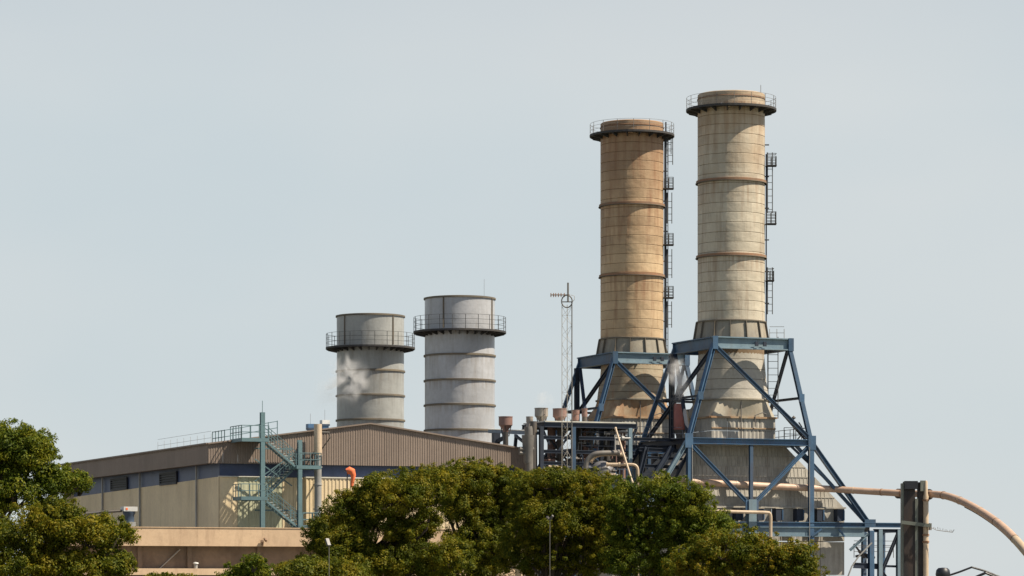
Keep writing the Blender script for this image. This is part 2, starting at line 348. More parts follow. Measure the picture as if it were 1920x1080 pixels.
b = MB(); b.slab([H(uB, .06, 0), H(uB, WG + .1, 0), H(uB, WG + .1, zb - .03), H(uB, .06, zb - .03)], U * .1); b.build('bay_return', 'cream', hall)
b = MB(); b.beam(H(WS - .1, WG - .12, zb + .02), H(upx(520, WG), WG - .12, zb + .02), .3, .07); b.build('flashing', 'flash', hall)
b = MB(); b.beam(H(uB - .05, .22, zb + .02), H(HW - .1, .22, zb + .02), .55, .10); b.build('flashing', 'flash', hall)
# side wall sheets
k = 16
for i in range(k):
    v0, v1 = WG + (HL - .3 - WG) * i / k, WG + (HL - .3 - WG) * (i + 1) / k
    ribbed(H(WS - .06, v1 - .01), H(WS - .06, v0 + .01), 0, zside(v1), zside(v0), 'wall_panel', 'cream', hall, pitch=1.0, depth=.015, outw=-U)
def vpx(px, u): # v on the plane u where the photo column px meets it
    kk = (px - 960) / F; q = H.o + U * u; return (kk * q.y - q.x) / (V.x - kk * V.y)
for px in (192, 262, 368):
    v = vpx(px, WS - .2); b = MB(); b.beam(H(WS - .2, v, 0), H(WS - .2, v, zf0), .14, .14); b.build('pilaster', 'pipe_grey', hall)
v = vpx(290, WS); 
for (xa, xb) in ((302, 333), (210, 240)):
    va, vb = vpx(xb, WS - .03), vpx(xa, WS - .03); z1 = zf0 - .25; z0 = zb - .20
    lv = MB(); lv.slab([H(WS - .04, va, z0), H(WS - .04, vb, z0), H(WS - .04, vb, z1), H(WS - .04, va, z1)], U * -.03); lo = lv.build('louvre', 'black', hall)
    fr = MB()
    for q, w in (((va, z0), (vb, z0)), ((va, z1), (vb, z1)), ((va, z0), (va, z1)), ((vb, z0), (vb, z1))): fr.beam(H(WS - .14, *q), H(WS - .14, *w), .12, .1)
    fr.build('louvre_frame', 'slat', lo)
    for j in range(5):
        z = z0 + (z1 - z0) * (j + .5) / 5; s_ = MB(); s_.beam(H(WS - .15, va + .08, z), H(WS - .15, vb - .08, z), .13, .06); s_.build('slat', 'slat', lo)
# right-hand corner post and side
b = MB(); b.beam(H(HW + .05, .1, 0), H(HW + .05, .1, zf1), .35, .3); b.build('corner_post', 'fascia', hall)
b = MB(); b.slab([H(HW - .05, .3, 0), H(HW - .05, HL, 0), H(HW - .05, HL, zf1), H(HW - .05, .3, zf1)], U * -.1); b.build('wall', 'cream', hall)
b = MB(); b.slab([H(0.2, HL, 0), H(HW, HL, 0), H(HW, HL, zf1 - .3), H(0.2, HL, zf1 - .3)], V * .1); b.build('wall', 'cream', hall)
# roof edge railing on the long side
b = MB(); va, vb = vpx(396, 1.0), vpx(296, 1.0)
b.rail([H(1.0, max(va, .3), zf1 + .1), H(1.0, vb, zf1 + .1)], step=2.2, r=.011, h=.9); tag(b.build('roof_railing', 'rail_light'), 'thin pale railing along the left eave of the long brown roof', 'railing')

# ------------------------------------------------------------------ external stair
st = thing('stair_tower', H(upx(492, -2.7), -2.7), 'teal steel zigzag stair tower with landings against the cream gable wall', 'stairs')
vf, vm, vbk = -2.7, -1.7, -.6
mpp = 265 / F
zy = lambda py: CZ + (HZ - py) * mpp
uu = lambda px, v=vf: H.u(px, v)
for px, ytop, w in ((492, 772, .36), (562, 823, .34)):
    o = MB().ibeam(H(uu(px), vf), H(uu(px), vf, zy(ytop)), w, w, .07, .06).build('column', 'teal', st)
MB().beam(H(uu(492), vf, zy(772)), H(uu(492), vf, zy(750)), .04).build('lightning_rod', 'teal', st)
lands = [(452, 503, 822), (555, 601, 872), (451, 500, 932), (560, 601, 985)]
for i, (xa, xb, y) in enumerate(lands):
    ua, ub, z = uu(xa), uu(xb), zy(y); va_, vb_ = vf - .15, vbk
    if i == 0: vb_ = .3; z = max(z, 14.2)
    b = MB(); b.slab([H(ua, va_, z), H(ub, va_, z), H(ub, vb_, z), H(ua, vb_, z)], (0, 0, .06))
    for q, w in (((ua, va_), (ub, va_)), ((ua, vb_), (ub, vb_)), ((ua, va_), (ua, vb_)), ((ub, va_), (ub, vb_))): b.beam(H(*q, z - .1), H(*w, z - .1), .08, .28)
    ld = b.build('landing', 'teal', st)
    MB().beam(H((ua + ub) / 2, vb_, z - .2), H((ua + ub) / 2, .4, z - .2), .12).build('wall_bracket', 'teal', st)
    r_ = MB()
    if i in (0, 2): r_.rail([H(ub, va_, z), H(ua, va_, z), H(ua, vb_, z)], step=.75)
    else: r_.rail([H(ua + .3, va_, z), H(ub, va_, z), H(ub, vb_, z), H(ua, vb_, z)], step=.85)
    r_.build('handrail', 'teal', ld)
def flight(xa, ya, xb, yb, v0, v1, nt=11):
    a, c = uu(xa), uu(xb); za, zc = zy(ya), zy(yb); b = MB()
    for v in (v0, v1): b.beam(H(a, v, za - .24), H(c, v, zc - .24), .06, .16)
    fl = b.build('stair_flight', 'teal', st)
    t0 = None
    for i in range(nt):
        t = (i + .5) / nt; p = H(a + (c - a) * t, (v0 + v1) / 2, za + (zc - za) * t)
        if t0 is None: t0 = MB().beam(p - V * (v1 - v0 - .1) / 2, p + V * (v1 - v0 - .1) / 2, .30, .06).build('tread', 'tread', fl); 
        else: inst(t0, p, fl)
    r_ = MB()
    for v in (v0, v1):
        for h in (.55, 1.05): r_.beam(H(a, v, za + h), H(c, v, zc + h), .05)
        for i in range(5):
            t = (i + .5) / 5; p = H(a + (c - a) * t, v, za + (zc - za) * t); r_.beam(p, p + Z * 1.05, .045)
    r_.build('handrail', 'teal', fl)
flight(503, 824, 560, 873, vf, vm - .1); flight(556, 874, 500, 930, vm + .1, vbk); flight(500, 934, 563, 986, vf, vm - .1)
b = MB()
b.beam(H(uu(492), vbk, zy(900)), H(uu(562), vbk, zy(850)), .09); b.beam(H(uu(492), vbk, zy(858)), H(uu(562), vbk, zy(908)), .09)
b.beam(H(uu(492), vbk, zy(955)), H(uu(562), vbk, zy(955)), .12); b.beam(H(uu(492), vbk, zy(838)), H(uu(562), vbk, zy(838)), .12); b.build('brace', 'teal', st)
b = MB(); b.rail([H(uu(421, 1.5), 1.5, 14.05), H(uu(452, 1.5), 1.5, 14.3), H(uu(520, 1.5), 1.5, 14.9)], step=.9, h=1.15, r=.03); b.rail([H(uu(421, 1.5), 1.5, 14.05), H(uu(421, 1.5), 5, 14.05)], step=.9, h=1.15, r=.03)
tag(b.build('roof_railing', 'teal'), 'short teal railing on the roof edge at the head of the stair tower', 'railing')

# flue pipe
fp = thing('flue_pipe', H(uu(596, -1.0), -1.0), 'tall vertical flue pipe, tan above and grey below, right of the stair tower', 'pipe')
c = H(uu(596, -1.0), -1.0); zt, zm = zy(790), zy(850)
MB().lathe(c, [(.34, zm), (.34, zt), (.28, zt), (.28, zt - 1)], 20).build('upper_pipe', 'pipe_tan', fp, True)
MB().lathe(c, [(.31, 0), (.31, zm)], 20).build('lower_pipe', 'pipe_grey', fp, True)
for z in (zm, zy(872), zy(905), zy(952)): MB().lathe(c, [(.30, z - .05), (.37, z - .05), (.37, z + .05), (.30, z + .05)], 20, close=True).build('flange', 'pipe_grey', fp)
b = MB()
for z in (zy(905), zy(842)): b.beam(c + Z * z, c + V * 1.05 + Z * z, .1)
b.tube([c + U * .3 + Z * zy(805), c + U * 1.0 + Z * zy(805), c + U * 1.1 + Z * zy(815), c + U * .6 + V * .9 + Z * zy(838)], .05, 6)
b.build('bracket', 'mast_dark', fp)
# roof vents behind the flue
for px, w, yt, top, lab in ((582, 13, 795, 'vent_blue', 'blue roof vent just left of the tan flue pipe top'), (609, 15, 788, 'white', 'white topped blue roof vent just right of the tan flue pipe')):
    D = 276; c = P(px, 800, D); s_ = D / F; c.z = 0; zt = CZ + (HZ - yt) * s_; W_ = w * s_
    rv = thing('roof_vent', c + Z * 14.4, lab, 'vent')
    MB().box(c + Z * (zt - .75), W_ * .75, .6, 1.0).build('duct', 'vent_blue', rv)
    MB().box(c + Z * (zt - .42), W_ * .98, .75, .14).build('skirt', 'vent_navy', rv)
    MB().box(c + Z * (zt - .17), W_ * 1.0, .7, .34).build('cowl', top, rv)
    MB().beam(c + Z * zt, c + Z * (zt + .9), .018).build('rod', 'mast_dark', rv)

# ------------------------------------------------------------------ low building in front
LBo = Grid(400, 246)
uL, uR = LBo.u(120, 0), LBo.u(960, 0); ztop = CZ + (HZ - 990) * 246 / F; zpb = CZ + (HZ - 1024) * 246 / F; zl = CZ + (HZ - 1066) * 246 / F
lb = thing('low_building', LBo(uL, 0), 'low flat roofed annex with peach parapet and stained brown wall before the hall', 'building')
n = 7
for i in range(n):
    a, b_ = uL + (uR - uL) * i / n + .006, uL + (uR - uL) * (i + 1) / n - .006
    MB().beam(LBo(a, .15, (ztop + zpb) / 2), LBo(b_, .15, (ztop + zpb) / 2), .3, ztop - zpb).build('parapet_panel', 'peach', lb)
MB().beam(LBo(uL, .15, ztop + .03), LBo(uR, .15, ztop + .03), .4, .06).build('coping', 'peach', lb)
MB().slab([LBo(uL, .3, zpb + .03), LBo(uR, .3, zpb + .03), LBo(uR, 9, zpb + .03), LBo(uL, 9, zpb + .03)], (0, 0, .2)).build('roof', 'concrete', lb)
MB().slab([LBo(uL, 1.1, 0), LBo(uR, 1.1, 0), LBo(uR, 1.1, zpb + .02), LBo(uL, 1.1, zpb + .02)], V * .25).build('wall', 'brown_wall', lb)
MB().slab([LBo(uL, 9, 0), LBo(uR, 9, 0), LBo(uR, 9, zpb), LBo(uL, 9, zpb)], V * -.25).build('wall', 'brown_wall', lb)
MB().beam(LBo(uL, .2, zl - .25), LBo(uR, .2, zl - .25), 1.7, .5).build('canopy', 'peach', lb)
for px in (262, 355, 486): u = LBo.u(px, 1.0); MB().beam(LBo(u, 1.0, zl), LBo(u, 1.0, zpb), .35, .2).build('pilaster', 'brown_wall', lb)
u = LBo.u(300, .9); MB().tube([LBo(u, .95, zl), LBo(u + 1.6, .95, zpb - .25)], .05, 6).build('conduit', 'pipe_grey', lb)
# camera bracket on the parapet
cp = LBo(LBo.u(493, -.1), -.1); zc = CZ + (HZ - 1014) * 246 / F
cc = thing('security_camera', cp + Z * zc, 'small rusty twin headed security camera fixed on the peach parapet', 'camera')
MB().beam(cp + Z * (zc - .35) + V * .1, cp + Z * (zc - .05) + V * .1, .14).build('bracket', 'rust_ring', cc)
for s_ in (-1, 1): MB().beam(cp + U * s_ * .17 + Z * zc - V * .3, cp + U * s_ * .12 + Z * (zc + .12 * s_ + .1), .14, .15).build('camera_head', 'rust_ring', cc)
# small fitting on the canopy
cp = LBo(LBo.u(367, -.3), -.3); tv = thing('canopy_vent', cp + Z * zl, 'small pale blue grey vent pipe standing on the canopy below the brown wall', 'vent')
MB().lathe(cp, [(.14, zl - .02), (.14, zl + .35)], 10).build('pipe', 'pipe_grey', tv, True); MB().lathe(cp, [(.08, zl + .33), (.22, zl + .36), (.2, zl + .45), (0, zl + .5)], 10).build('cap', 'white', tv, True)
# blue roof ventilator
D = 250; c = P(242, 1000, D); c.z = 0; s_ = D / F; zz = lambda y: CZ + (HZ - y) * s_
vt = thing('roof_ventilator', c + Z * (zpb + .2), 'navy duct ventilator with white square hood on the annex roof at left', 'vent')
MB().lathe(c, [(.5, zpb + .22), (.5, zz(985)), (.40, zz(978)), (.40, zz(966)), (.5, zz(962)), (.5, zz(958))], 20).build('duct', 'vent_navy', vt, True)
MB().box(c + Z * zz(954.5), 1.1, 1.0, .36).build('hood', 'white', vt)
MB().box(c + Z * zz(954.5) - V * .51 - U * .32, .16, .03, .16).build('sticker', 'orange', vt)
MB().box(c + Z * zz(983) - V * .5 + U * .12, .5, .25, .35).build('outlet', 'pipe_grey', vt)
b = MB(); b.tube([c + Z * zz(958) - U * .6, c + Z * zz(960) - U * 2.0, c + Z * zz(964) - U * 3.6], .11, 8); b.beam(c + Z * zz(962) - U * 2, c - U * 2 + Z * (zpb + .2), .08); b.beam(c + Z * zz(964) - U * 3.5, c - U * 3.5 + Z * (zpb + .2), .08)
b.build('side_pipe', 'pipe_dark', vt)
# windsock
D = 243; pw = P(651, 0, D); pw.z = 0; s_ = D / F
ws = thing('windsock', pw, 'drooping orange windsock on a black pole in front of the blue band', 'windsock')
zt = CZ + (HZ - 882) * s_
MB().beam(pw, pw + Z * (zt + .1), .07).build('pole', 'lamp_dark', ws)
pts = [P(650, 884, D), P(655, 882, D), P(660, 884, D), P(662.5, 891, D), P(661.5, 900, D), P(660, 908, D), P(660, 914, D)]
MB().tube(pts, [.22, .29, .27, .20, .14, .12, .10], 12, cap=False).build('sock', 'orange', ws, True)
MB().lathe(pw + Z * (zt - .03), [(.05, -.02), (.3, -.02), (.3, .02), (.05, .02)], 12, close=True).build('hoop', 'lamp_dark', ws)

# ------------------------------------------------------------------ stack helpers
def platform(c, r, Rr, z, parent, nb=24, rail_h=1.1, m='deck_dark', depth=.35, np_=26, rt=.05, rm='rail'):
    b = MB(); b.lathe(c, [(r + .02, z), (Rr, z), (Rr, z + .12), (r + .02, z + .12)], 48, close=True)
    b.lathe(c, [(Rr - .06, z - .04), (Rr + .02, z - .04), (Rr + .02, z + .15), (Rr - .06, z + .15)], 48, close=True)
    pf = b.build('platform', m, parent)
    b0 = None
    for k in range(nb):
        a = 2 * math.pi * k / nb; d = Vector((math.cos(a), math.sin(a), 0)); t = Vector((-d.y, d.x, 0)) * .04
        vs = [c + d * (r + .01) + Z * (z - .02), c + d * (Rr - .08) + Z * (z - .02), c + d * (Rr - .08) + Z * (z - .14), c + d * (r + .01) + Z * (z - depth - .25)]
        b = MB(); b.add([v - t for v in vs] + [v + t for v in vs], [(0, 1, 2, 3), (7, 6, 5, 4), (0, 4, 5, 1), (1, 5, 6, 2), (2, 6, 7, 3), (3, 7, 4, 0)])
        b.build('bracket', m, pf)
    b = MB()
    for k in range(np_):
        a = 2 * math.pi * k / np_; p = c + Vector((math.cos(a), math.sin(a), 0)) * (Rr - .04) + Z * (z + .1); b.beam(p, p + Z * rail_h, rt)
    for h in (.4, .75, 1.1): b.tube(ring_pts(c, Rr - .04, z + .1 + h * rail_h / 1.1, 40), rt * .42, 5, cap=False)
    b.build('railing', rm, pf)
    return pf
def ringpart(c, r, w, h, z, name, m, parent, n=48):
    return MB().lathe(c, [(r - .01, z - h / 2), (r + w, z - h / 2), (r + w, z + h / 2), (r - .01, z + h / 2 + .03)], n, close=True).build(name, m, parent, True)
def plates(c, r, z0, z1, ncourse, m, parent, nper=8, name='shell_plate', gap=.03, r1=None):
    """courses of curved plates; alike plates share a mesh"""
    h = (z1 - z0) / ncourse; proto = None
    for i in range(ncourse):
        off = (0.35 if i % 2 else 0.0) + .12 * (i % 3)
        for k in range(nper):
            a = 2 * math.pi / nper; rot = k * a + off
            if proto is None:
                ga = .0002 / r; e = .02
                proto = MB().lathe(Vector((0, 0, 0)), [(r - .07, gap / 2), (r - e, gap / 2), (r, gap / 2 + .025), (r, h - gap / 2 - .025), (r - e, h - gap / 2), (r - .07, h - gap / 2)],
                                   8, ga, a - ga, close=True).build(name, m, parent, True, origin=Vector((0, 0, 0)))
                proto.location = c + Z * (z0 + i * h) - WO[parent.name]; proto.rotation_euler.z = rot
            else:
                inst(proto, c + Z * (z0 + i * h), parent, rot)
def ladder(name, m, parent, p, d, zA, zB, cage=True, w=.45, post=None):
    """ladder standing off along horizontal direction d; rungs run across it as seen from the camera"""
    t = Vector((0, 0, 0)) + d; b = MB()
    for s_ in (0, w): b.beam(p + t * s_ + Z * zA, p + t * s_ + Z * zB, .06 if s_ else .085)
    k = int((zB - zA) / .6)
    for i in range(k): z = zA + .3 + i * .6; b.beam(p + Z * z, p + t * w + Z * z, .045)
    return b.build(name, m, parent)

# ------------------------------------------------------------------ grey stacks
def grey_stack(px, D, half_px, ytop, yplat, rings, m, label, rod, seams):
    c = P(px, 0, D); c.z = 0; s_ = D / F; r = half_px * s_; zt = CZ + (HZ - ytop - 7) * s_
    zz = lambda y: CZ + (HZ - y) * s_
    t = thing('exhaust_stack', c, label, 'chimney', 'wide grey exhaust stacks behind the hall')
    zl_ = sorted([zz(y) for y in rings]); step = zl_[1] - zl_[0]
    z = zl_[0] - step
    levels = [0, z] + zl_ + [zz(yplat)]
    for a, b_ in zip(levels[:-1], levels[1:]):
        MB().lathe(c, [(r - .06, a), (r, a), (r, b_), (r - .06, b_)], 64, close=True).build('shell_section', m, t, True)
    MB().lathe(c, [(r - .2, zz(yplat)), (r, zz(yplat)), (r + .01, zt), (r - .2, zt)], 64, close=True).build('shell_section', m, t, True)
    MB().lathe(c, [(r - .18, 0), (r - .18, zt)], 48).build('liner', 'ring_dark', t, True)
    for z_ in [z] + zl_: ringpart(c, r, .13, .17, z_, 'stiffener_ring', 'ring_dark', t, 64)
    ringpart(c, r, .12, .16, zt - .05, 'rim', 'ring_dark', t, 64)
    platform(c, r, r + 1.13, zz(yplat) - .2, t, nb=28, rail_h=1.45, depth=.12, np_=22, rt=.045)
    for a in seams:
        d = Vector((math.sin(R(a)), -math.cos(R(a)), 0)); p = c + d * (r + .03)
        MB().beam(p + Z * (zz(yplat) + .1), p + Z * (zt - .1), .16, .08).build('seam_strip', 'ring_dark', t)
    if rod:
        p = c + Vector((r * rod, -.5, 0)); MB().beam(p + Z * (zt - .3), p + Z * (zt + 1.9), .02).build('lightning_rod', 'mast_dark', t)
    return t
grey_stack(694.5, 331, 63, 586, 651, (697, 743, 789), 'grey_a', 'left and lower wide grey stack with steam drifting beside it', 0, (-46, 44))
grey_stack(862, 318, 65.5, 553, 621, (668, 715, 761, 808), 'grey_b', 'right and taller wide light grey stack behind the hall roof', .7, (-26, 66))

# ------------------------------------------------------------------ boiler units with tall stacks
def unit(px, D, which):
    two = which == 2
    g = Grid(px, D); c = g(0, 0); s_ = D / F; r = 3.0
    zz = lambda y: CZ + (HZ - y) * s_
    if two: yt, yc, yplat, rings, m = 178, 605, 206, (343, 483), 'pale_stack'
    else: yt, yc, yplat, rings, m = 232, 637, 254, (387, 519), 'tan_stack'
    zt, zc = zz(yt), zz(yc)
    Z1, Z2, Z3 = 24.0, 14.75, 7.3
    lab = 'pale beige tall stack, the tallest, with rusty rings at right' if two else 'rust stained ochre tall stack with full height side ladder'
    t = thing('chimney_stack', g(0, 0, Z1), lab, 'chimney', 'tall plated stacks on blue steel frames')
    zp = zz(yplat)
    MB().lathe(c, [(r - .055, Z1 - 5), (r - .055, zt - .3), (r - .3, zt - .3), (r - .3, zt - 3)], 64).build('inner_shell', 'rust_seam', t, True)
    nc = round((zt - zc) / .88)
    plates(c, r, zc, zt - .35, nc, m, t)
    MB().lathe(c, [(r - .2, zt - .35), (r, zt - .35), (r, zt - .06), (r - .06, zt), (r - .2, zt)], 64, close=True).build('lip', m, t, True)
    ringpart(c, r, .05, .08, zt - .45, 'top_ring', 'rust_ring', t, 64)
    platform(c, r, r + 1.02, zp - .12, t, nb=18, rail_h=1.08, depth=.12, np_=16, rt=.036, rm='mast_dark')
    for y in rings: ringpart(c, r, .14, .26, zz(y), 'flange_ring', 'rust_ring', t, 64); ringpart(c, r, .2, .06, zz(y) - .1, 'flange_ring', 'ring_dark', t, 64)
    # collar
    MB().lathe(c, [(r + .02, Z1 + .02), (r + .30, Z1 + .02), (r + .04, zc - .05), (r + .02, zc - .05)], 48, close=True).build('collar', 'collar', t, True)
    ringpart(c, r, .16, .10, zc, 'collar_ring', 'ring_dark', t, 64)
    for k in range(14):
        a = 2 * math.pi * (k + .3) / 14; d = Vector((math.cos(a), math.sin(a), 0))
        MB().beam(c + d * (r + .36) + Z * Z1, c + d * (r + .10) + Z * (zc - .05), .055, .26, up=d).build('gusset', 'ring_dark', t)
    if two: 
        p = c + Vector((r * .85, -1.2, 0)); MB().beam(p + Z * (zp), p + Z * (zt + .7), .035).build('lightning_rod', 'mast_dark', t)
        p = c + Vector((-r * .35, -r * .93, 0)); MB().lathe(p + Z * (zt - 1.3), [(0, 0), (.1, .05), (.1, .15), (0, .2)], 8).build('lamp', 'white', t)
    # ladders on the sunny side
    ex = Vector((1, 0, 0)); base = c + ex * (r + .10) + Vector((0, -.4, 0))
    def rest(yb, w=.62, h=1.1, off=.12):
        z = zz(yb); b = MB(); o = base + ex * (.02 + off)
        b.beam(o - Vector((0, .35, 0)) + Z * z, o + ex * (w + .12) - Vector((0, .35, 0)) + Z * z, .06, .2); b.slab([o + Vector((-.2, -.5, z)), o + Vector((w + .15, -.5, z)), o + Vector((w + .15, .5, z)), o + Vector((-.2, .5, z))], (0, 0, .08))
        rp = b.build('rest_platform', 'deck_dark', t)
        b = MB(); q = [o + Vector((-.1, -.45, z)), o + Vector((w + .1, -.45, z)), o + Vector((w + .1, .45, z)), o + Vector((-.1, .45, z))]; b.rail(q, h=h, step=.4, r=.022, bars=(.3, .6, .85, 1.1)); b.build('railing', 'rail', rp)
    if two:
        for (ya, yb, off) in ((400, 287, .1), (590, 502, .1)): ladder('ladder', 'rail', t, base + ex * off, ex, zz(ya), zz(yb))
        MB().beam(base + Z * (Z1 + .5), base + Z * zz(290), .09).build('ladder_post', 'navy', t)
        rest(313, h=.8); rest(422, off=.1); rest(528, w=.4, h=.9)
        # ladder down into the frame and little gate rail at its head
        ladder('ladder', 'rail', t, base + ex * .15, ex, Z1 - 7.0, Z1 + .3, w=.9)
        b = MB(); b.rail([base + ex * .3 + Z * (Z1 + .1), base + ex * 1.6 + Z * (Z1 + .1)], step=.6, r=.022, h=.9); b.build('railing', 'rail_light', t)
    else:
        for (ya, yb, off) in ((290, 262, .15), (310, 250, .3), (420, 362, .22), (522, 468, .22), (615, 566, .2)): ladder('ladder', 'rail', t, base + ex * off, ex, zz(ya), zz(yb))
        MB().beam(base + ex * .1 + Z * (Z1 + .5), base + ex * .1 + Z * zz(230), .11).build('ladder_post', 'navy', t)
        ladder('ladder', 'rail', t, base + ex * .0, ex, Z1, zz(262), w=.3)
        rest(356, off=.05); rest(461, off=.05); rest(560, off=.05)
    for k in range(7):
        z = zc + (zt - zc) * (k + .6) / 7.2; MB().beam(base - ex * .2 + Z * z, base + ex * .25 + Z * z, .1).build('ladder_bracket', 'deck_dark', t)
    # lower shell, below the frame top
    zlow = zz(752)
    ml = 'shell_lower' if two else 'shell_lower_rusty'
    lr = [(r - .12, r - .08), (r - .08, r - .02), (r - .02, r + .05), (r + .05, r + .14), (r + .14, r + .25), (r + .25, r + .33)]
    k = len(lr)
    for i in range(k):
        za, zb_ = Z1 - (Z1 - zlow) * i / k, Z1 - (Z1 - zlow) * (i + 1) / k
        MB().lathe(c, [(lr[i][0], za - .02), (lr[i][1], zb_ + .02), (lr[i][1] - .08, zb_ + .02), (lr[i][0] - .08, za - .02)], 48, close=True).build('lower_shell_course', ml, t, True)
    # ---------------- boiler casing: hood, box, big hood, wall
    bc = thing('boiler_casing', g(0, 0), 'pale stepped boiler casing with ribbed hood under the tallest stack' if two else 'rust streaked boiler casing under the ochre stack behind the pipe platform', 'boiler')
    zh = zz(786); zb_ = Z2 + .1
    u0, u1, v0, v1 = -3.4, 2.9, -3.0, 3.4
    # square to round transition
    N = 48; top = ring_pts(c, r + .33, zlow, N)[:-1]; bot = []
    for k in range(N):
        a = 2 * math.pi * k / N - A; x, y = math.cos(a), math.sin(a); s2 = 1 / max(abs(x), abs(y)); x *= s2; y *= s2
        bot.append(g((u0 + u1) / 2 + x * (u1 - u0) / 2, (v0 + v1) / 2 + y * (v1 - v0) / 2, zh))
    b = MB(); b.add(top + bot, [(k, (k + 1) % N, N + (k + 1) % N, N + k) for k in range(N)]); b.build('transition_hood', 'casing_light' if two else 'casing_rust', bc, True)
    ringpart(c, r + .33, .16, .12, zlow, 'hood_ring', 'collar', bc, 48)
    def skin(q0, q1, q2, q3, rows, cols, outw, m_, name='casing_panel', rib=.05):
        """q0 q1 bottom, q2 q3 top; panels with ribs"""
        for i in range(rows):
            for j in range(cols):
                def pt(a, b_): lo = q0.lerp(q1, a); hi = q3.lerp(q2, a); return lo.lerp(hi, b_)
                e = .012
                a0, a1, b0, b1 = j / cols + e / cols, (j + 1) / cols - e / cols, i / rows + e / rows, (i + 1) / rows - e / rows
                nn = 4; vs = []; fs = []
                for b__ in (b0, b1):
                    for q in range(nn * 2 + 1):
                        a = a0 + (a1 - a0) * q / (nn * 2); vs.append(pt(a, b__) + outw * (rib if q % 2 else 0))
                w = nn * 2 + 1
                fs = [(q, q + 1, w + q + 1, w + q) for q in range(w - 1)]
                x = MB().add(vs, fs); x.add([pt(a0, b0) - outw * .05, pt(a1, b0) - outw * .05, pt(a1, b1) - outw * .05, pt(a0, b1) - outw * .05], [(0, 1, 2, 3)]); x.build(name, m_, bc)
    e = .25
    mc = 'casing_light' if two else 'casing_rust'
    # middle box
    b = MB(); b.beam(g(u0 - .1, v0 - .08, zh), g(u1 + .1, v0 - .08, zh), .18, .16); b.beam(g(u0 - .1, v0 - .05, zh), g(u0 - .1, v1, zh), .18, .16); b.beam(g(u0, v0 - .06, (zh + zb_) / 2 + .1), g(u1, v0 - .06, (zh + zb_) / 2 + .1), .1, .1); b.build('hood_flange', 'casing_rust', bc)
    skin(g(u0, v0, zb_ - .3), g(u1, v0, zb_ - .3), g(u1, v0, zh), g(u0, v0, zh), 2, 4, -V, 'casing')
    skin(g(u0, v1, zb_ - .3), g(u0, v0, zb_ - .3), g(u0, v0, zh), g(u0, v1, zh), 2, 3, -U, 'casing')
    skin(g(u1, v0, zb_ - .3), g(u1, v1, zb_ - .3), g(u1, v1, zh), g(u1, v0, zh), 2, 3, U, 'casing')
    # big hood
    zt2, zb2 = Z2 - .35, CZ + (HZ - 951) * (D - 3) / F
    tu0, tu1, tv = -4.6, 3.9, -3.1; bu0, bu1, bv = -10.0, 9.3, -3.9; bb = 5.0
    rows = 6
    for i in range(rows):
        f0_, f1_ = (i + .01) / rows, (i + .99) / rows
        lv_ = [(bu0 + (tu0 - bu0) * f, bu1 + (tu1 - bu1) * f, bv + (tv - bv) * f, zb2 + (zt2 - zb2) * f) for f in (f0_, f1_)]
        x = math.floor(lv_[0][0]); 
        while x < lv_[0][1]:
            qa = [min(max(q_, lv_[0][0]), lv_[0][1]) for q_ in (x + .01, x + 1.49)]; qb = [min(max(q_, lv_[1][0]), lv_[1][1]) for q_ in (x + .01, x + 1.49)]
            if qa[1] - qa[0] > .05:
                m_ = MB(); m_.slab([g(qa[0], lv_[0][2], lv_[0][3]), g(qa[1], lv_[0][2], lv_[0][3]), g(max(qb[1], qb[0] + .01), lv_[1][2], lv_[1][3]), g(qb[0], lv_[1][2], lv_[1][3])], V * .06)
                for k in range(4):
                    uk = x + .18 + k * .375
                    if lv_[1][0] < uk < lv_[1][1]: m_.beam(g(uk, lv_[0][2] - .01, lv_[0][3]), g(uk, lv_[1][2] - .01, lv_[1][3]), .05, .05)
                m_.build('casing_panel', 'casing', bc)
            x += 1.5
        MB().beam(g(lv_[0][0], lv_[0][2] - .02, lv_[0][3]), g(lv_[0][1], lv_[0][2] - .02, lv_[0][3]), .07, .06).build('band_angle', 'casing', bc)
    skin(g(bu1, bv, zb2), g(bu1, bb, zb2), g(tu1, 3.4, zt2), g(tu1, tv, zt2), 5, 3, U, 'casing')
    skin(g(bu0, bb, zb2), g(bu0, bv, zb2), g(tu0, tv, zt2), g(tu0, 3.4, zt2), 5, 3, -U, 'casing')
    b = MB(); b.slab([g(tu0, tv, zt2 + .02), g(tu1, tv, zt2 + .02), g(tu1, 3.4, zt2 + .02), g(tu0, 3.4, zt2 + .02)], (0, 0, .1)); b.build('hood_top', 'casing', bc)
    # lower wall
    skin(g(bu0, bv - .03, 0), g(bu1, bv - .03, 0), g(bu1, bv - .03, zb2), g(bu0, bv - .03, zb2), 3, 8, -V, 'casing', rib=.03)
    skin(g(bu1 + .03, bv, 0), g(bu1 + .03, bb, 0), g(bu1 + .03, bb, zb2), g(bu1 + .03, bv, zb2), 3, 3, U, 'casing', rib=.03)
    skin(g(bu0, bb, 0), g(bu0, bv, 0), g(bu0, bv, zb2), g(bu0, bb, zb2), 3, 3, -U, 'casing', rib=.03)
    MB().beam(g(bu0, bv - .12, zb2), g(bu1 + .1, bv - .12, zb2), .16, .14).build('hood_flange', 'casing', bc)
    if two:
        for pxx in (1347, 1383, 1423, 1458, 1497, 1535, 1573):
            u = g.u(pxx, bv - .5); MB().box(g(u, bv - .45, 8.35), .62, .75, 1.05).build('duct_box', 'navy', bc); MB().box(g(u, bv - .45, 8.92), .74, .85, .07).build('box_lid', 'casing_light', bc)
            MB().beam(g(u + .33, bv - .86, 7.9), g(u + .33, bv - .86, 8.8), .1, .05).build('box_trim', 'blue', bc)
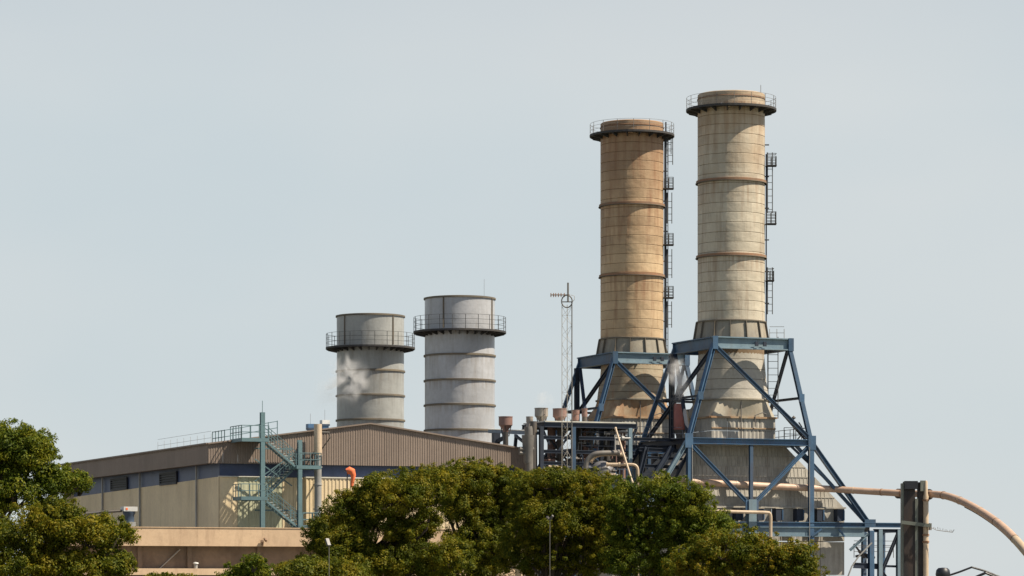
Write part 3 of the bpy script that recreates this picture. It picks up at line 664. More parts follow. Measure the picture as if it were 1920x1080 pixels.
    # small piping on the hood front
    b = MB(); q = g(.1, v0 - .25); b.tube([g(-.6, v0 - .2, zlow + .05), g(-.6, v0 - .25, zh + .2), g(-.6, v0 - .25, zb_ + .2)], .05, 6); b.tube([g(.8, v0 - .2, zh - .8), g(.8, v0 - .2, zh + .2), g(1.5, v0 - .2, zh + .45), g(1.9, v0 - .2, zh + .3)], .05, 6); b.build('small_pipe', 'mast_dark', bc)
    # walkway with railing round the box on the level 2 beam
    b = MB(); b.slab([g(-6.2, -4.9, Z2 + .16), g(5.2, -4.9, Z2 + .16), g(5.2, v0 - .2, Z2 + .16), g(-6.2, v0 - .2, Z2 + .16)], (0, 0, .05)); wk = b.build('walkway', 'deck_dark', bc)
    b = MB(); b.rail([g(2.9, -4.7, Z2 + .2), g(5.2, -4.7, Z2 + .2), g(5.2, 2, Z2 + .2)], step=1.2, r=.025); b.build('railing', 'rail', wk)
    if two:
        b = MB(); p = g(3.9, -4.6, Z2 + .2); b.beam(p, p + Z * 1.9, .07); b.lathe(p + Z * 1.9, [(.12, 0), (.2, .1), (0, .3)], 8); b.tube([p + U * .3, p + U * .75 + Z * .5, p + U * .8 + Z * 1.2, p + U * .5 + Z * 1.6], .06, 6); b.build('valve_stand', 'pipe_dark', wk)
    # ---------------- blue frame
    fr = thing('support_frame', g(0, 0), 'blue steel support frame of the tallest stack, front right' if two else 'blue steel support frame of the ochre stack, half hidden behind pipework', 'steel frame', 'blue braced stack frames')
    lu, lv = 3.65, 4.1; f0, f1, fv, fb = -6.7, 5.3, -5.2, 4.7
    zg = Z1 - .55; um_ = -.6
    def mem(kind, p0, p1, w, h=None, m_='blue', typ='i', **k):
        h = h or w; b = MB()
        (b.ibeam if typ == 'i' else b.beam)(p0, p1, w, h, **k); return b.build(kind, m_, fr)
    # top girders
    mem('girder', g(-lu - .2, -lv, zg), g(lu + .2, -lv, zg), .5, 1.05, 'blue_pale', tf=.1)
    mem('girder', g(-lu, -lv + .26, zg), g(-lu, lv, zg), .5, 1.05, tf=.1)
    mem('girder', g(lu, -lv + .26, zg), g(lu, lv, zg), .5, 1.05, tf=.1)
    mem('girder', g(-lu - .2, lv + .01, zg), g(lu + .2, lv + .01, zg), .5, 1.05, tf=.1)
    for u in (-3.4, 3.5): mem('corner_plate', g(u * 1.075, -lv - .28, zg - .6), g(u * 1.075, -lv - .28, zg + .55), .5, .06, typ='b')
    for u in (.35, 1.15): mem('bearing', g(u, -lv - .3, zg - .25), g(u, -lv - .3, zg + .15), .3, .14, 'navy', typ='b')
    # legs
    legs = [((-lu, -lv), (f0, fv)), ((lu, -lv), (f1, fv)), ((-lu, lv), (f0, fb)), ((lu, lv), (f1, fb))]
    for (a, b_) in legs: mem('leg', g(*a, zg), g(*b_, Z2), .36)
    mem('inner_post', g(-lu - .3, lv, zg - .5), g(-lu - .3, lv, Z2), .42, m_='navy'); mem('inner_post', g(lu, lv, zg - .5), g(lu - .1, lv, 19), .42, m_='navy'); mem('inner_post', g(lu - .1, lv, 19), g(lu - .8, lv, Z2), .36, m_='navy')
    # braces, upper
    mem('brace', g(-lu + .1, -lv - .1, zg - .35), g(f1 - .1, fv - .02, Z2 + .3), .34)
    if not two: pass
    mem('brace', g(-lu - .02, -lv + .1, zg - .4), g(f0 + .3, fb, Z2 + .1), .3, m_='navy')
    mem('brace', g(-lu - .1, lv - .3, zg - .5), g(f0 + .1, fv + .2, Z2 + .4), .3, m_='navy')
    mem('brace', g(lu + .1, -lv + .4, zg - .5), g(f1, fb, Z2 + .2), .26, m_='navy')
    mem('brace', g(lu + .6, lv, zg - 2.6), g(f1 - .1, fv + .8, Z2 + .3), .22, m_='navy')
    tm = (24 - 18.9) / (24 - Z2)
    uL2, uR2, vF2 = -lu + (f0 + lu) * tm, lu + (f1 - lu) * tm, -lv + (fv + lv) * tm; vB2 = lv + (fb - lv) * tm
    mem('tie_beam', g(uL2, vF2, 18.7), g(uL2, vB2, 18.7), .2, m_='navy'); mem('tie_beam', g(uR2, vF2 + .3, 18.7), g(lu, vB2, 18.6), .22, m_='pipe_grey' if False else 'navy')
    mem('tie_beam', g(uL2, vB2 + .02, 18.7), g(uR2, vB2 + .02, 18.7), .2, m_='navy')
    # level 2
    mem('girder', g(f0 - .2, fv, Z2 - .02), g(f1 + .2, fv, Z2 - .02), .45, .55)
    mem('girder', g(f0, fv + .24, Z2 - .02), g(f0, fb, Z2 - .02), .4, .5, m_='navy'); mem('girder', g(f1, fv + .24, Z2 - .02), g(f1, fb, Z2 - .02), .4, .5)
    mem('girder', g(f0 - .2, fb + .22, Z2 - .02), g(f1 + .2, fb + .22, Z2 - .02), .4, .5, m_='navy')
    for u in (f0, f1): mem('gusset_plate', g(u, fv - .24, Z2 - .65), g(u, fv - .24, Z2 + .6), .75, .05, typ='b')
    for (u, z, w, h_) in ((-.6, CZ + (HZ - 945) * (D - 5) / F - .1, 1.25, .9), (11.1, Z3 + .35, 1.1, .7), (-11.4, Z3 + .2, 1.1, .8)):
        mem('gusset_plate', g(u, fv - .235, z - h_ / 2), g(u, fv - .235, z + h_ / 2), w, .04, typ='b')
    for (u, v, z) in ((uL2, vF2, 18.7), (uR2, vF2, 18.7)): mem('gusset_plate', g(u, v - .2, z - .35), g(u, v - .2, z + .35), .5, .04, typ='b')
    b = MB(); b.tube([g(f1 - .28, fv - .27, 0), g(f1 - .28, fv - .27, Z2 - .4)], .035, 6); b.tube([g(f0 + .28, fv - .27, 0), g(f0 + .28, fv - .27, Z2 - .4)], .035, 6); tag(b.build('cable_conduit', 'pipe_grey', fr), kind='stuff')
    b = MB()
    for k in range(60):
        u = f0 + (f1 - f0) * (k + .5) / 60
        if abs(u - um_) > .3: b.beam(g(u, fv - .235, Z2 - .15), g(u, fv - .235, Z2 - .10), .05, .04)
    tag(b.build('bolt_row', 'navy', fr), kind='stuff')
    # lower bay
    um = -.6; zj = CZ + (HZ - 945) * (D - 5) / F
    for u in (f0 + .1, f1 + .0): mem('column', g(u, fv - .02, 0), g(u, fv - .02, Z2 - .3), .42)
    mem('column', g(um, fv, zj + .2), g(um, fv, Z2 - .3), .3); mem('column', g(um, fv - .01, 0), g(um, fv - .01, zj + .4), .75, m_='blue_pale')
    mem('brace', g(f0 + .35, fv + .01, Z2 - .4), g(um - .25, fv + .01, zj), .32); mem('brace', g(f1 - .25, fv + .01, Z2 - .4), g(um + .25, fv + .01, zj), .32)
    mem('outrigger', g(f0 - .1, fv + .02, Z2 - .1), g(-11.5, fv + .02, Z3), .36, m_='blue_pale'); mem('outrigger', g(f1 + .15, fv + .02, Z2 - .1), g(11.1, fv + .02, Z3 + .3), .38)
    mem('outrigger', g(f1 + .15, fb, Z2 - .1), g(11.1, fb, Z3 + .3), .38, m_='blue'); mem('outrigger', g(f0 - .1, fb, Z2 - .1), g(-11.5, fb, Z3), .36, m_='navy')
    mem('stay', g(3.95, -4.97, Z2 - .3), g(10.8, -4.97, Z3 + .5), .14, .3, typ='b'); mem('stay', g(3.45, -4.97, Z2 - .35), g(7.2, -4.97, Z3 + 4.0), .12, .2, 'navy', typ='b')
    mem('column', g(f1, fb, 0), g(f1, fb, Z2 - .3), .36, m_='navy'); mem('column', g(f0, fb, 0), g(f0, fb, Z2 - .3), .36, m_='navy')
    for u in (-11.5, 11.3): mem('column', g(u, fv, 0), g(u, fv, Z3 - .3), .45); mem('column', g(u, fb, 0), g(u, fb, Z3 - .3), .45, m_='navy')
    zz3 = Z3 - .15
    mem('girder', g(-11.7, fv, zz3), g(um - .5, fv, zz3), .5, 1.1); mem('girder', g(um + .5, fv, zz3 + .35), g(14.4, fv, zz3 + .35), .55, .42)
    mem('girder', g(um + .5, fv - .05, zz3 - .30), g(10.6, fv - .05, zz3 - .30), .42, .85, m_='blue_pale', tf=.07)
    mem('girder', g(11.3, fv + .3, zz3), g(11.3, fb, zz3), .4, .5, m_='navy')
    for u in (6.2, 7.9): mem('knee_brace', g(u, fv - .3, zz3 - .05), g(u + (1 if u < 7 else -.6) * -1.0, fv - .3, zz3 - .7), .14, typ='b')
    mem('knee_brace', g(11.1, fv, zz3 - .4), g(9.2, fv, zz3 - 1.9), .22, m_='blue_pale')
    return g
g1 = unit(1185, 304.5, 1)
g2 = unit(1371, 286, 2)

# service tower at right foot of the frame
g = g2; fv = -5.2
tw = thing('service_tower', g(13, fv), 'small blue braced steel tower at the right foot of the tallest stack frame', 'steel frame')
def m2(kind, p0, p1, w, m_='blue', h=None): b = MB(); b.ibeam(p0, p1, w, h or w); return b.build(kind, m_, tw)
for u, v in ((12.2, fv), (14.1, fv), (12.2, fv + 3), (14.1, fv + 3)): m2('column', g(u, v, 0), g(u, v, 7.15), .38, 'blue' if v > fv else 'blue_pale')
m2('girder', g(11.6, fv + .05, 7.0), g(14.6, fv + .05, 7.0), .3, 'navy'); m2('girder', g(14.1, fv, 7.0), g(14.1, fv + 3, 7.0), .3)
m2('brace', g(12.2, fv, 2.9), g(14.1, fv, 6.9), .26, 'navy'); m2('brace', g(12.2, fv - .02, 3.6), g(14.3, fv - .02, .8), .26, 'navy')
for z in (3.35,): m2('girder', g(9.6, fv + .1, z + .55), g(12.2, fv + .1, z + .45), .2, 'navy', .5); m2('girder', g(12.2, fv + .2, z + .5), g(17, fv + .2, z + .4), .2, 'navy')
b = MB()
for z in (4.6, 5.0): b.rail([g(10.4, fv + 1.5, z), g(14.4, fv + 1.5, z)], h=.8, step=.9, r=.022)
b.tube([g(9.9, fv + .6, 5.8), g(10.6, fv + .6, 5.0), g(11.6, fv + .6, 4.4)], .09, 6); b.tube([g(10.1, fv + .6, 4.7), g(11.0, fv + .6, 4.9), g(12.0, fv + .6, 4.6)], .12, 6); b.tube([g(10.3, fv + .4, 5.2), g(10.9, fv + .4, 4.6)], .14, 6)
b.build('walkway_railing', 'pipe_dark', tw)
b = MB(); b.beam(g(15.3, fv, 4.0), g(15.3, fv, 6.3), .06); b.tube([g(15.3, fv, 6.2), g(15.1, fv, 6.4), g(14.9, fv, 6.2)], .03, 5); b.build('lamp_hook', 'mast_dark', tw)
# inclined chute beside the tower
ch = MB(); ch.tube([g(10.9, fv - .9, 5.9), g(9.6, fv - .9, 4.7), g(8.9, fv - .9, 3.8), g(8.3, fv - .9, 2.4), g(8.1, fv - .9, 0)], .07, 8)
tag(ch.build('drain_pipe', 'pipe_grey', smooth=True), 'thin grey curved drain pipe hanging below the right end of the pale blue girder', 'pipe')

# ------------------------------------------------------------------ long pipeline and pylon
def smooth_path(pts, k=6):
    out = []; P_ = [pts[0]] + pts + [pts[-1]]
    for i in range(1, len(P_) - 2):
        for j in range(k):
            t = j / k; a, b_, c_, d_ = P_[i - 1], P_[i], P_[i + 1], P_[i + 2]
            out.append(.5 * ((2 * b_) + (c_ - a) * t + (2 * a - 5 * b_ + 4 * c_ - d_) * t * t + (3 * b_ - a - 3 * c_ + d_) * t ** 3))
    return out + [pts[-1]]
pl = thing('overhead_pipeline', P(1690, 925, 278) , 'long salmon tan overhead pipe crossing the boiler to the dark pylon and bending down right', 'pipe')
def onv(px, py, v): # point on the plane v of unit 2
    u = g2.u(px, v); q = g2(u, v); return Vector((q.x, q.y, CZ + (HZ - py) / F * q.y))
pa = [onv(1225, 900, -4.55), onv(1310, 904, -4.55), onv(1450, 912, -4.55), onv(1560, 917, -4.6)]
pe = P(1706, 926, 281)
pa += [P(1640, 922, 283), pe]
for i, (a, b_) in enumerate(zip(pa[:-1], pa[1:])):
    MB().tube([a, b_], .30, 14).build('pipe_section', 'pipe_pink', pl, True)
for t_ in (.08, .3, .52, .7, .84, .95):
    k_ = t_ * (len(pa) - 1); i = int(k_); a = pa[i].lerp(pa[i + 1], k_ - i); d = (pa[i + 1] - pa[i]).normalized()
    MB().tube([a - d * .05, a + d * .05], .325, 14).build('lagging_band', 'pipe_tan' if i % 2 else 'rust_ring', pl, True)
pb = smooth_path([pe, P(1740, 926, 279), P(1775, 930, 276), P(1812, 944, 272), P(1850, 966, 268), P(1885, 993, 264), P(1920, 1030, 260), P(1950, 1070, 257), P(1980, 1120, 254)])
MB().tube(pb[:20], [.30 + .03 * i / 19 for i in range(20)], 14).build('pipe_bend', 'pipe_pink', pl, True); MB().tube(pb[19:34], [.33 + .03 * i / 14 for i in range(15)], 14).build('pipe_bend', 'pipe_pink', pl, True); MB().tube(pb[33:], .36, 14).build('pipe_bend', 'pipe_tan', pl, True)
for i in (5, 11, 16, 22, 27, 33, 38):
    d = (pb[i + 1] - pb[i]).normalized(); MB().tube([pb[i] - d * .05, pb[i] + d * .05], .36 if i < 30 else .38, 14).build('lagging_band', 'rust_ring' if i % 2 else 'pipe_tan', pl, True)
b = MB(); q = pb[18:44]; b.tube([x - Z * .29 + Vector((-.1, .1, 0)) for x in q], .08, 8); b.build('tracer_pipe', 'pylon', pl, True)
b = MB(); b.tube([P(1684, 925.5, 282.5), P(1698, 926, 281.5)], .45, 14); b.tube([P(1736, 927, 279.4), P(1742, 927, 278.8)], .48, 14); b.build('clamp_ring', 'pylon', pl)
D = 278; s_ = D / F; py_ = thing('pipe_pylon', (P(1712, 0, D).x, D, 0), 'dark steel pylon carrying the overhead pipe, with a tan riser on its right', 'pylon')
zz = lambda y: CZ + (HZ - y) * s_
def X(px, d=D): return Vector(((px - 960) / F * d, d, 0))
def vbar(name, m_, x0, x1, ya, yb, dd, th=.5):
    a, b_ = X(x0, D + dd), X(x1, D + dd); zt = CZ + (HZ - ya) * s_; z0 = 0 if yb is None else zz(yb); b = MB()
    b.slab([a + Z * z0, b_ + Z * z0, b_ + Z * zt, a + Z * zt], Vector((0, th, 0))); return b.build(name, m_, py_)
vbar('flange', 'pylon_green', 1691, 1695, 906, None, .1, 1.0); vbar('web', 'pylon', 1695, 1716, 903, None, .0, .9); vbar('cap_block', 'lamp_dark', 1696.5, 1721, 902, 917, -.35, .8)
vbar('flange', 'pylon_green', 1716, 1721.5, 935, None, -.05, .3); vbar('web', 'pylon', 1721.5, 1731, 904, None, .1, .8)
vbar('side_plate', 'pylon_green', 1726, 1735, 901, 921, -.1, .35)
c = X(1736); MB().lathe(c, [(.24, 0), (.24, zz(931)), (.17, zz(925)), (.15, zz(903)), (.1, zz(901))], 14).build('riser', 'pipe_tan', py_, True)
for y in (938, 1003, 1016): MB().lathe(c, [(.22, zz(y) - .1), (.3, zz(y) - .08), (.3, zz(y) + .08), (.22, zz(y) + .1)], 12, close=True).build('riser_joint', 'rust_ring', py_)
b = MB(); b.beam(P(1690, 979, D - .6), P(1746, 986, D - .6), .25, .3); b.build('cross_arm', 'pylon_green', py_)
b = MB(); b.beam(P(1744, 981, D - .3), P(1744, 994, D - .3), .2); 
b.tube([P(1744, 988, D - .5), P(1756, 994, D - .5), P(1770, 996, D - .5), P(1786, 998, D - .5), P(1789, 993, D - .5)], .03, 5)
for i in range(9): x = 1750 + i * 4.4; y = 991 + i * .8; b.beam(P(x, y, D - .5), P(x + rnd.uniform(-2, 2), y - rnd.uniform(2, 5), D - .5), .03)
b.build('wire_arm', 'mast_dark', py_)
b = MB(); b.beam(X(1690, D + 1.2) + Z * 3.5, X(1738, D + 1.2) + Z * 4.6, .2, .2); b.build('brace', 'pylon', py_)

# ------------------------------------------------------------------ small pipe in front of the boiler
b = MB(); p = smooth_path([onv(1330, 958, -6.1), onv(1400, 960, -6.1), onv(1436, 961, -6.1), onv(1443, 963, -6.1), onv(1445, 970, -6.1), onv(1445, 985, -6.1)], 4); p.append(p[-1] - Z * 7.0)
b.tube(p, .15, 10); tag(b.build('service_pipe', 'pipe_tan', smooth=True), 'slim cream service pipe turning down before the pale blue girder', 'pipe')

# ------------------------------------------------------------------ pipe rack between hall and ochre stack
K = Grid(1022, 277); zk = lambda y, D=279: CZ + (HZ - y) * D / F
rk = thing('pipe_rack', K(0, 0), 'dark blue open steel pipe rack with flat top deck left of the ochre stack', 'steel frame')
def m3(kind, p0, p1, w, m_='navy', h=None): b = MB(); b.ibeam(p0, p1, w, h or w); return b.build(kind, m_, rk)
ku = K.u; zd = zk(793)
uW = ku(1192, 0)
b = MB(); b.slab([K(0, 0, zd), K(uW, 0, zd), K(uW, 5, zd), K(0, 5, zd)], (0, 0, .1)); b.build('deck', 'flash', rk)
m3('girder', K(-.1, 0, zd - .25), K(uW + .1, 0, zd - .25), .3, 'navy', .42); m3('girder', K(-.1, 5, zd - .25), K(uW + .1, 5, zd - .25), .3, 'navy', .42)
for u in (0, ku(1075, 0), ku(1115, 0), ku(1150, 0), uW - .2): m3('girder', K(u, .2, zd - .25), K(u, 4.8, zd - .25), .25, 'navy', .4)
for px, m_ in ((1015, 'navy'), (1075, 'blue'), (1181, 'blue_pale')): m3('column', K(ku(px, 0), 0, 0), K(ku(px, 0), 0, zd - .4), .34, m_); m3('column', K(ku(px, 5), 5, 0), K(ku(px, 5), 5, zd - .4), .34)
m3('column', K(ku(1128, 5), 5, 0), K(ku(1128, 5), 5, zd - .4), .34); m3('column', K(ku(1146, 2), 2, zk(850)), K(ku(1149, 2), 2, zd - .4), .3)
m3('brace', K(uW + .1, 0, zd - .3), K(ku(1181, 0), 0, zk(832)), .2)
for y, x0, x1 in ((822, 1085, 1290), (833, 1090, 1290), (822, 1012, 1075), (848, 1012, 1190), (870, 1012, 1120)):
    v = .15 if y != 833 else 3.5
    m3('girder', K(ku(x0, v), v, zk(y)), K(ku(x1, v), v, zk(y)), .22, 'navy', .3)
for (x0, y0, x1, y1, v) in ((1015, 800, 1030, 835, .2), (1075, 805, 1048, 845, .2), (1020, 860, 1075, 905, 5), (1075, 850, 1025, 905, 5), (1080, 860, 1118, 800, 5), (1120, 850, 1085, 805, 5), (1028, 820, 1070, 870, 2.5), (1050, 900, 1015, 870, .1)):
    m3('brace', K(ku(x0, v), v, zk(y0)), K(ku(x1, v), v, zk(y1)), .16)
# left outrigger bracket, railings, ladders
b = MB(); b.rail([K(ku(1012, 5), 5, zd + .1), K(0, 0, zd + .1)], r=.02, step=1.2); b.build('railing', 'rail', rk)
z9 = zk(914, 276)
b = MB(); b.slab([K(ku(1140, -.5), -.5, z9), K(ku(1196, -.5), -.5, z9), K(ku(1196, 2), 2, z9), K(ku(1140, 2), 2, z9)], (0, 0, .1)); b.build('lower_deck', 'blue', rk)
b = MB(); b.rail([K(ku(1141, -.45), -.45, z9), K(ku(1196, -.45), -.45, z9)], r=.03, step=.35, h=1.7, bars=(.2, .9, 1.7)); b.build('railing', 'blue', rk)
for y in (822, 848): 
    b = MB(); b.rail([K(ku(1090, .1), .1, zk(y)), K(ku(1280 if y == 822 else 1185, .1), .1, zk(y))], r=.02, step=1.5, h=.9); b.build('railing', 'navy', rk)

# vent silencers
def silencer(px, ytop, w, D, m_, label, hcup=15, name='vent_silencer', yb=None, rp=.3):
    c = P(px, 0, D); c.z = 0; s_ = D / F; zt = CZ + (HZ - ytop) * s_; r = w / 2 * s_; h = hcup * s_
    t = thing(name, c, label, 'vent', 'drum topped steam vents above the pipe rack')
    MB().lathe(c, [(rp * r * 1.3, zt - h - .5), (rp * r * 1.5, zt - h - .28), (r * .85, zt - h), (r, zt - h + .08), (r, zt - .05), (r * 1.05, zt - .05), (r * 1.05, zt), (r * .92, zt), (r * .92, zt - .3)], 24).build('drum', m_, t, True)
    MB().lathe(c, [(0, zt - .28), (r * .92, zt - .28)], 24).build('baffle', 'black', t)
    MB().lathe(c, [(rp * r * 1.3, 0), (rp * r * 1.3, zt - h - .3)], 12).build('stem', 'pipe_dark' if yb is None else yb, t, True)
    for k in range(3):
        a = 2.1 * k + .4; d = Vector((math.cos(a), math.sin(a), 0)); MB().beam(c + d * r * .5 + Z * (zt - h - .9), c + d * r * .85 + Z * (zt - h), .07).build('strut', 'pipe_dark', t)
silencer(948, 781, 26, 281, 'silencer_red', 'brown drum vent standing alone beside the light grey stack', 18)
silencer(1015, 765, 25, 279, 'silencer_grey', 'pale grey drum vent, highest at the left end of the rack', 17)
silencer(1049.5, 766, 26, 280, 'silencer_red', 'wide red brown drum vent second from left above the rack deck', 17)
silencer(1079, 769, 15, 281, 'silencer_red', 'narrow rusty drum vent third along the rack deck', 9, rp=.6)
silencer(1096, 766, 11, 282, 'silencer_red', 'thin rusty pipe vent nearest the ochre stack frame', 5, rp=.7)
silencer(993, 781, 13, 278, 'silencer_grey', 'slim grey capped vent pipe left of the pipe rack', 12, yb='pipe_grey', rp=.72)
# red drum between the frames
c = P(1274, 0, 285) ; c.z = 0; s_ = 285 / F; zt = CZ + (HZ - 757) * s_; zbm = CZ + (HZ - 806) * s_
rd = thing('steam_drum_vent', c, 'tall red brown vertical drum between the two blue frames giving off steam', 'vent')
MB().lathe(c, [(.5, zbm), (.52, zbm + .1), (.52, zt - .1), (.47, zt), (.40, zt), (.40, zt - .4), (0, zt - .4)], 24).build('drum', 'red', rd, True)
MB().lathe(c, [(.3, 0), (.3, zbm - .6), (.5, zbm)], 16).build('base_pipe', 'pipe_dark', rd, True)
b = MB(); b.tube([c + Vector((-.8, 0, 10)), c + Vector((-.8, 0, zt + 4.5))], .05, 6); b.tube([c + Vector((-.55, 0, 10)), c + Vector((-.55, 0, zt + 3.4))], .05, 6)
for i in range(9): b.beam(c + Vector((-.8, 0, zt - 2 + i * .7)), c + Vector((-.55, 0, zt - 2 + i * .7)), .05)
b.build('side_ladder', 'rail', rd); MB().tube([c + Vector((.6, -.2, zt - .6)), c + Vector((.85, -.3, zbm + .2)), c + Vector((1.1, -.3, zbm - .6))], .1, 8).build('side_pipe', 'pipe_tan', rd, True)
MB().beam(c + Vector((-1.5, 0, zt + .3)), c + Vector((3, 1, zt + .5)), .16).build('support_beam', 'navy', rd)

# horizontal vessel
c = K(ku(1132, -.8), -.8, zk(886, 276)); hv = thing('pressure_vessel', c - Z * 1.2, 'grey round ended vessel with bolted manway facing out under the rack', 'tank')
ax = (-V * 1 - U * .25).normalized()
pts = [c - ax * 4.5, c - ax * .5, c - ax * .1, c + ax * .15]
MB().tube(pts, [1.12, 1.12, .95, .6], 28).build('body', 'vessel', hv, True)
mwc = c + ax * .12 + U * .28 - Z * .1
MB().tube([mwc, mwc + ax * .25], .42, 8).build('manway', 'pipe_grey', hv); MB().tube([mwc - ax * .02, mwc + ax * .12], .5, 16).build('manway_flange', 'vessel', hv)
MB().tube([mwc + Z * .55 - U * .5, mwc + Z * .6 + U * .05 + ax * .1, mwc + U * .1 + ax * .3], .04, 5).build('davit', 'mast_dark', hv)
for s_ in (.8, 3.5): MB().box(c - ax * s_ - Z * (c.z / 2 + .5), 1.8, .3, c.z - 1.0).build('saddle', 'pipe_dark', hv)

def pipe(label, pts, r, m_, D=None, name='process_pipe', flanges=True):
    q = [P(x, y, d) for x, y, d in pts]; t = thing(name, q[0], label, 'pipe'); MB().tube(smooth_path(q, 5) if len(q) > 2 else q, r, 12).build('run', m_, t, True)
    if flanges:
        for a, b_ in ((q[0], q[1]), (q[-1], q[-2])):
            d = (b_ - a).normalized(); MB().tube([a - d * .06, a + d * .1], r * 1.3, 12).build('flange', m_, t)
pipe('thick tan pipe with white end running across behind the inclined pipe', [(1108, 866, 275), (1114, 858, 275), (1126, 853, 275), (1150, 852, 275.5), (1166, 852, 276)], .14, 'pipe_tan')
pipe('grey insulated pipe bend arching over the round vessel', [(1098, 880, 274.5), (1100, 866, 274.5), (1108, 856, 274.5), (1122, 850, 274.5), (1160, 849, 275)], .22, 'pipe_mid')
pipe('cream pipe turning down through an elbow at the right of the rack', [(1146, 872, 274), (1172, 871, 274), (1186, 871, 274), (1193, 874, 274), (1196, 882, 274), (1196, 905, 274), (1196, 925, 274), (1196, 1080, 274)], .12, 'pipe_tan')
pipe('short bright cream pipe above the vessel manway', [(1138, 871, 273.5), (1162, 871, 273.5)], .15, 'pipe_tan')
pipe('inclined cream pipe leaning across the rack in front', [(1154, 803, 275), (1186, 905, 273)], 0.09, 'pipe_tan')
pipe('small cream elbow pipe low between the rack columns', [(1030, 876, 274), (1045, 876, 274), (1053, 879, 274), (1057, 888, 274), (1057, 905, 274), (1057, 1060, 274)], .13, 'pipe_tan')
pipe('low thin cream pipe left of the manway', [(1142, 890, 273.5), (1153, 890, 273.5)], .1, 'pipe_tan')
pipe('wide grey vertical duct beside the hall corner', [(992, 1080, 276), (992, 840, 276), (990, 800, 276)], .36, 'pipe_mid', flanges=False)
pipe('dark thick vertical duct left of the rack', [(1001, 1080, 277), (1001, 870, 277), (1000, 790, 277)], .30, 'pipe_dark', flanges=False)
r2 = random.Random(3)
locs = [(1034, 797, 'behind the left deck corner'), (1053, 800, 'below the wide red drum vent'), (1088, 800, 'right of the blue middle column'),
        (1098, 812, 'under the narrow rusty vents'), (1108, 800, 'beside the arching grey bend'), (1138, 815, 'behind the inclined cream pipe'), (1168, 812, 'by the right rack column'), (1205, 860, 'between rack and left frame foot'), (1228, 850, 'in the gap between the two boilers'), (1247, 860, 'under the red brown drum')]
for i, (x, y, w) in enumerate(locs):
    d = 280 + r2.random() * 3 if x < 1200 else 291; r = {1034: .36, 1053: .14}.get(x) or r2.choice((.12, .17, .22)) if x < 1090 else r2.choice((.22, .28, .34)); p0 = P(x, y, d); p1 = Vector((p0.x, p0.y, 0))
    t = thing('riser_pipe', p1, 'dark upright riser pipe ' + w, 'pipe', 'upright dark pipes inside the rack')
    q = [p1, Vector((p0.x, p0.y, p0.z - 1)), p0] ; MB().tube(q, r, 12).build('run', 'pipe_dark' if i % 3 else 'silencer_red', t, True)
    for k in range(3): z = p0.z * (.55 + .15 * k); MB().tube([Vector((p0.x, p0.y, z)), Vector((p0.x, p0.y, z + .15))], r * 1.3, 12).build('flange', 'pipe_dark', t)
for x0, y0, x1, y1, w in ((1198, 842, 1286, 846, .34), (1205, 857, 1280, 861, .22), (1200, 873, 1272, 876, .3), (1212, 838, 1196, 905, .36), (1260, 838, 1222, 900, .4), (1278, 842, 1240, 905, .28), (1296, 838, 1262, 905, .22)):
    a_, b_ = P(x0, y0, 279.5), P(x1, y1, 279.5 + (x1 - x0) / 60); m3('brace', a_, b_, w)
# valves and cross pipes that fill the rack
for i in range(44):
    x = r2.uniform(1015, 1165); y = r2.uniform(806, 905)
    if x < 1080: y = max(y, 850 + r2.uniform(0, 30))
    d = r2.uniform(277.5, 281.5); L_ = r2.uniform(.6, 1.5); r = r2.uniform(.04, .10)
    a = P(x, y, d); b_ = a + (U if i % 3 else V) * L_ ; q = [a - Z * r2.uniform(.3, 1.2), a, b_]
    o = MB(); o.tube(q, r, 8); o.tube([a.lerp(b_, .5) - (b_ - a).normalized() * .12, a.lerp(b_, .5) + (b_ - a).normalized() * .12], r * 2.2, 8); o.beam(a.lerp(b_, .5), a.lerp(b_, .5) + Z * .4, .06)
    o.build('valve_pipe', r2.choice(('pipe_dark', 'pipe_dark', 'navy', 'pipe_grey', 'silencer_red')), rk)
# walkway bridge from the grey stack to the rack
br = thing('access_bridge', P(930, 812, 283), 'narrow dark access bridge from the light grey stack to the pipe rack', 'walkway')
a, b_ = P(925, 809, 300), P(1000, 812, 280)
b = MB(); b.beam(a, b_, 1.0, .3); b.build('deck', 'blue', br); b = MB(); b.beam(a + Z * .2, b_ + Z * .2, 1.06, .06); b.build('edge', 'flash', br)
b = MB(); b.beam(P(968, 815, 284), P(962, 880, 284), .25); b.beam(P(966, 816, 284), P(998, 842, 280), .2); b.beam(P(930, 812, 286), P(930, 832, 286), .6); b.beam(P(928, 830, 286), P(950, 818, 285), .3); b.build('bracket', 'navy', br)
# discharge head on the grey duct
b = MB(); c = P(990, 842, 275); b.tube([c - U * .8, c + U * .5], .2, 10); b.tube([c - Z * 1.2, c + Z * 1.2], [.36, .55, ][0:2], 12); b.tube([c - U * .8 - Z * .35, c - Z * .35], .18, 8)
tag(b.build('fan_housing', 'pipe_mid', smooth=True), 'grey bulged fan housing at the duct beside the hall corner', 'fan')

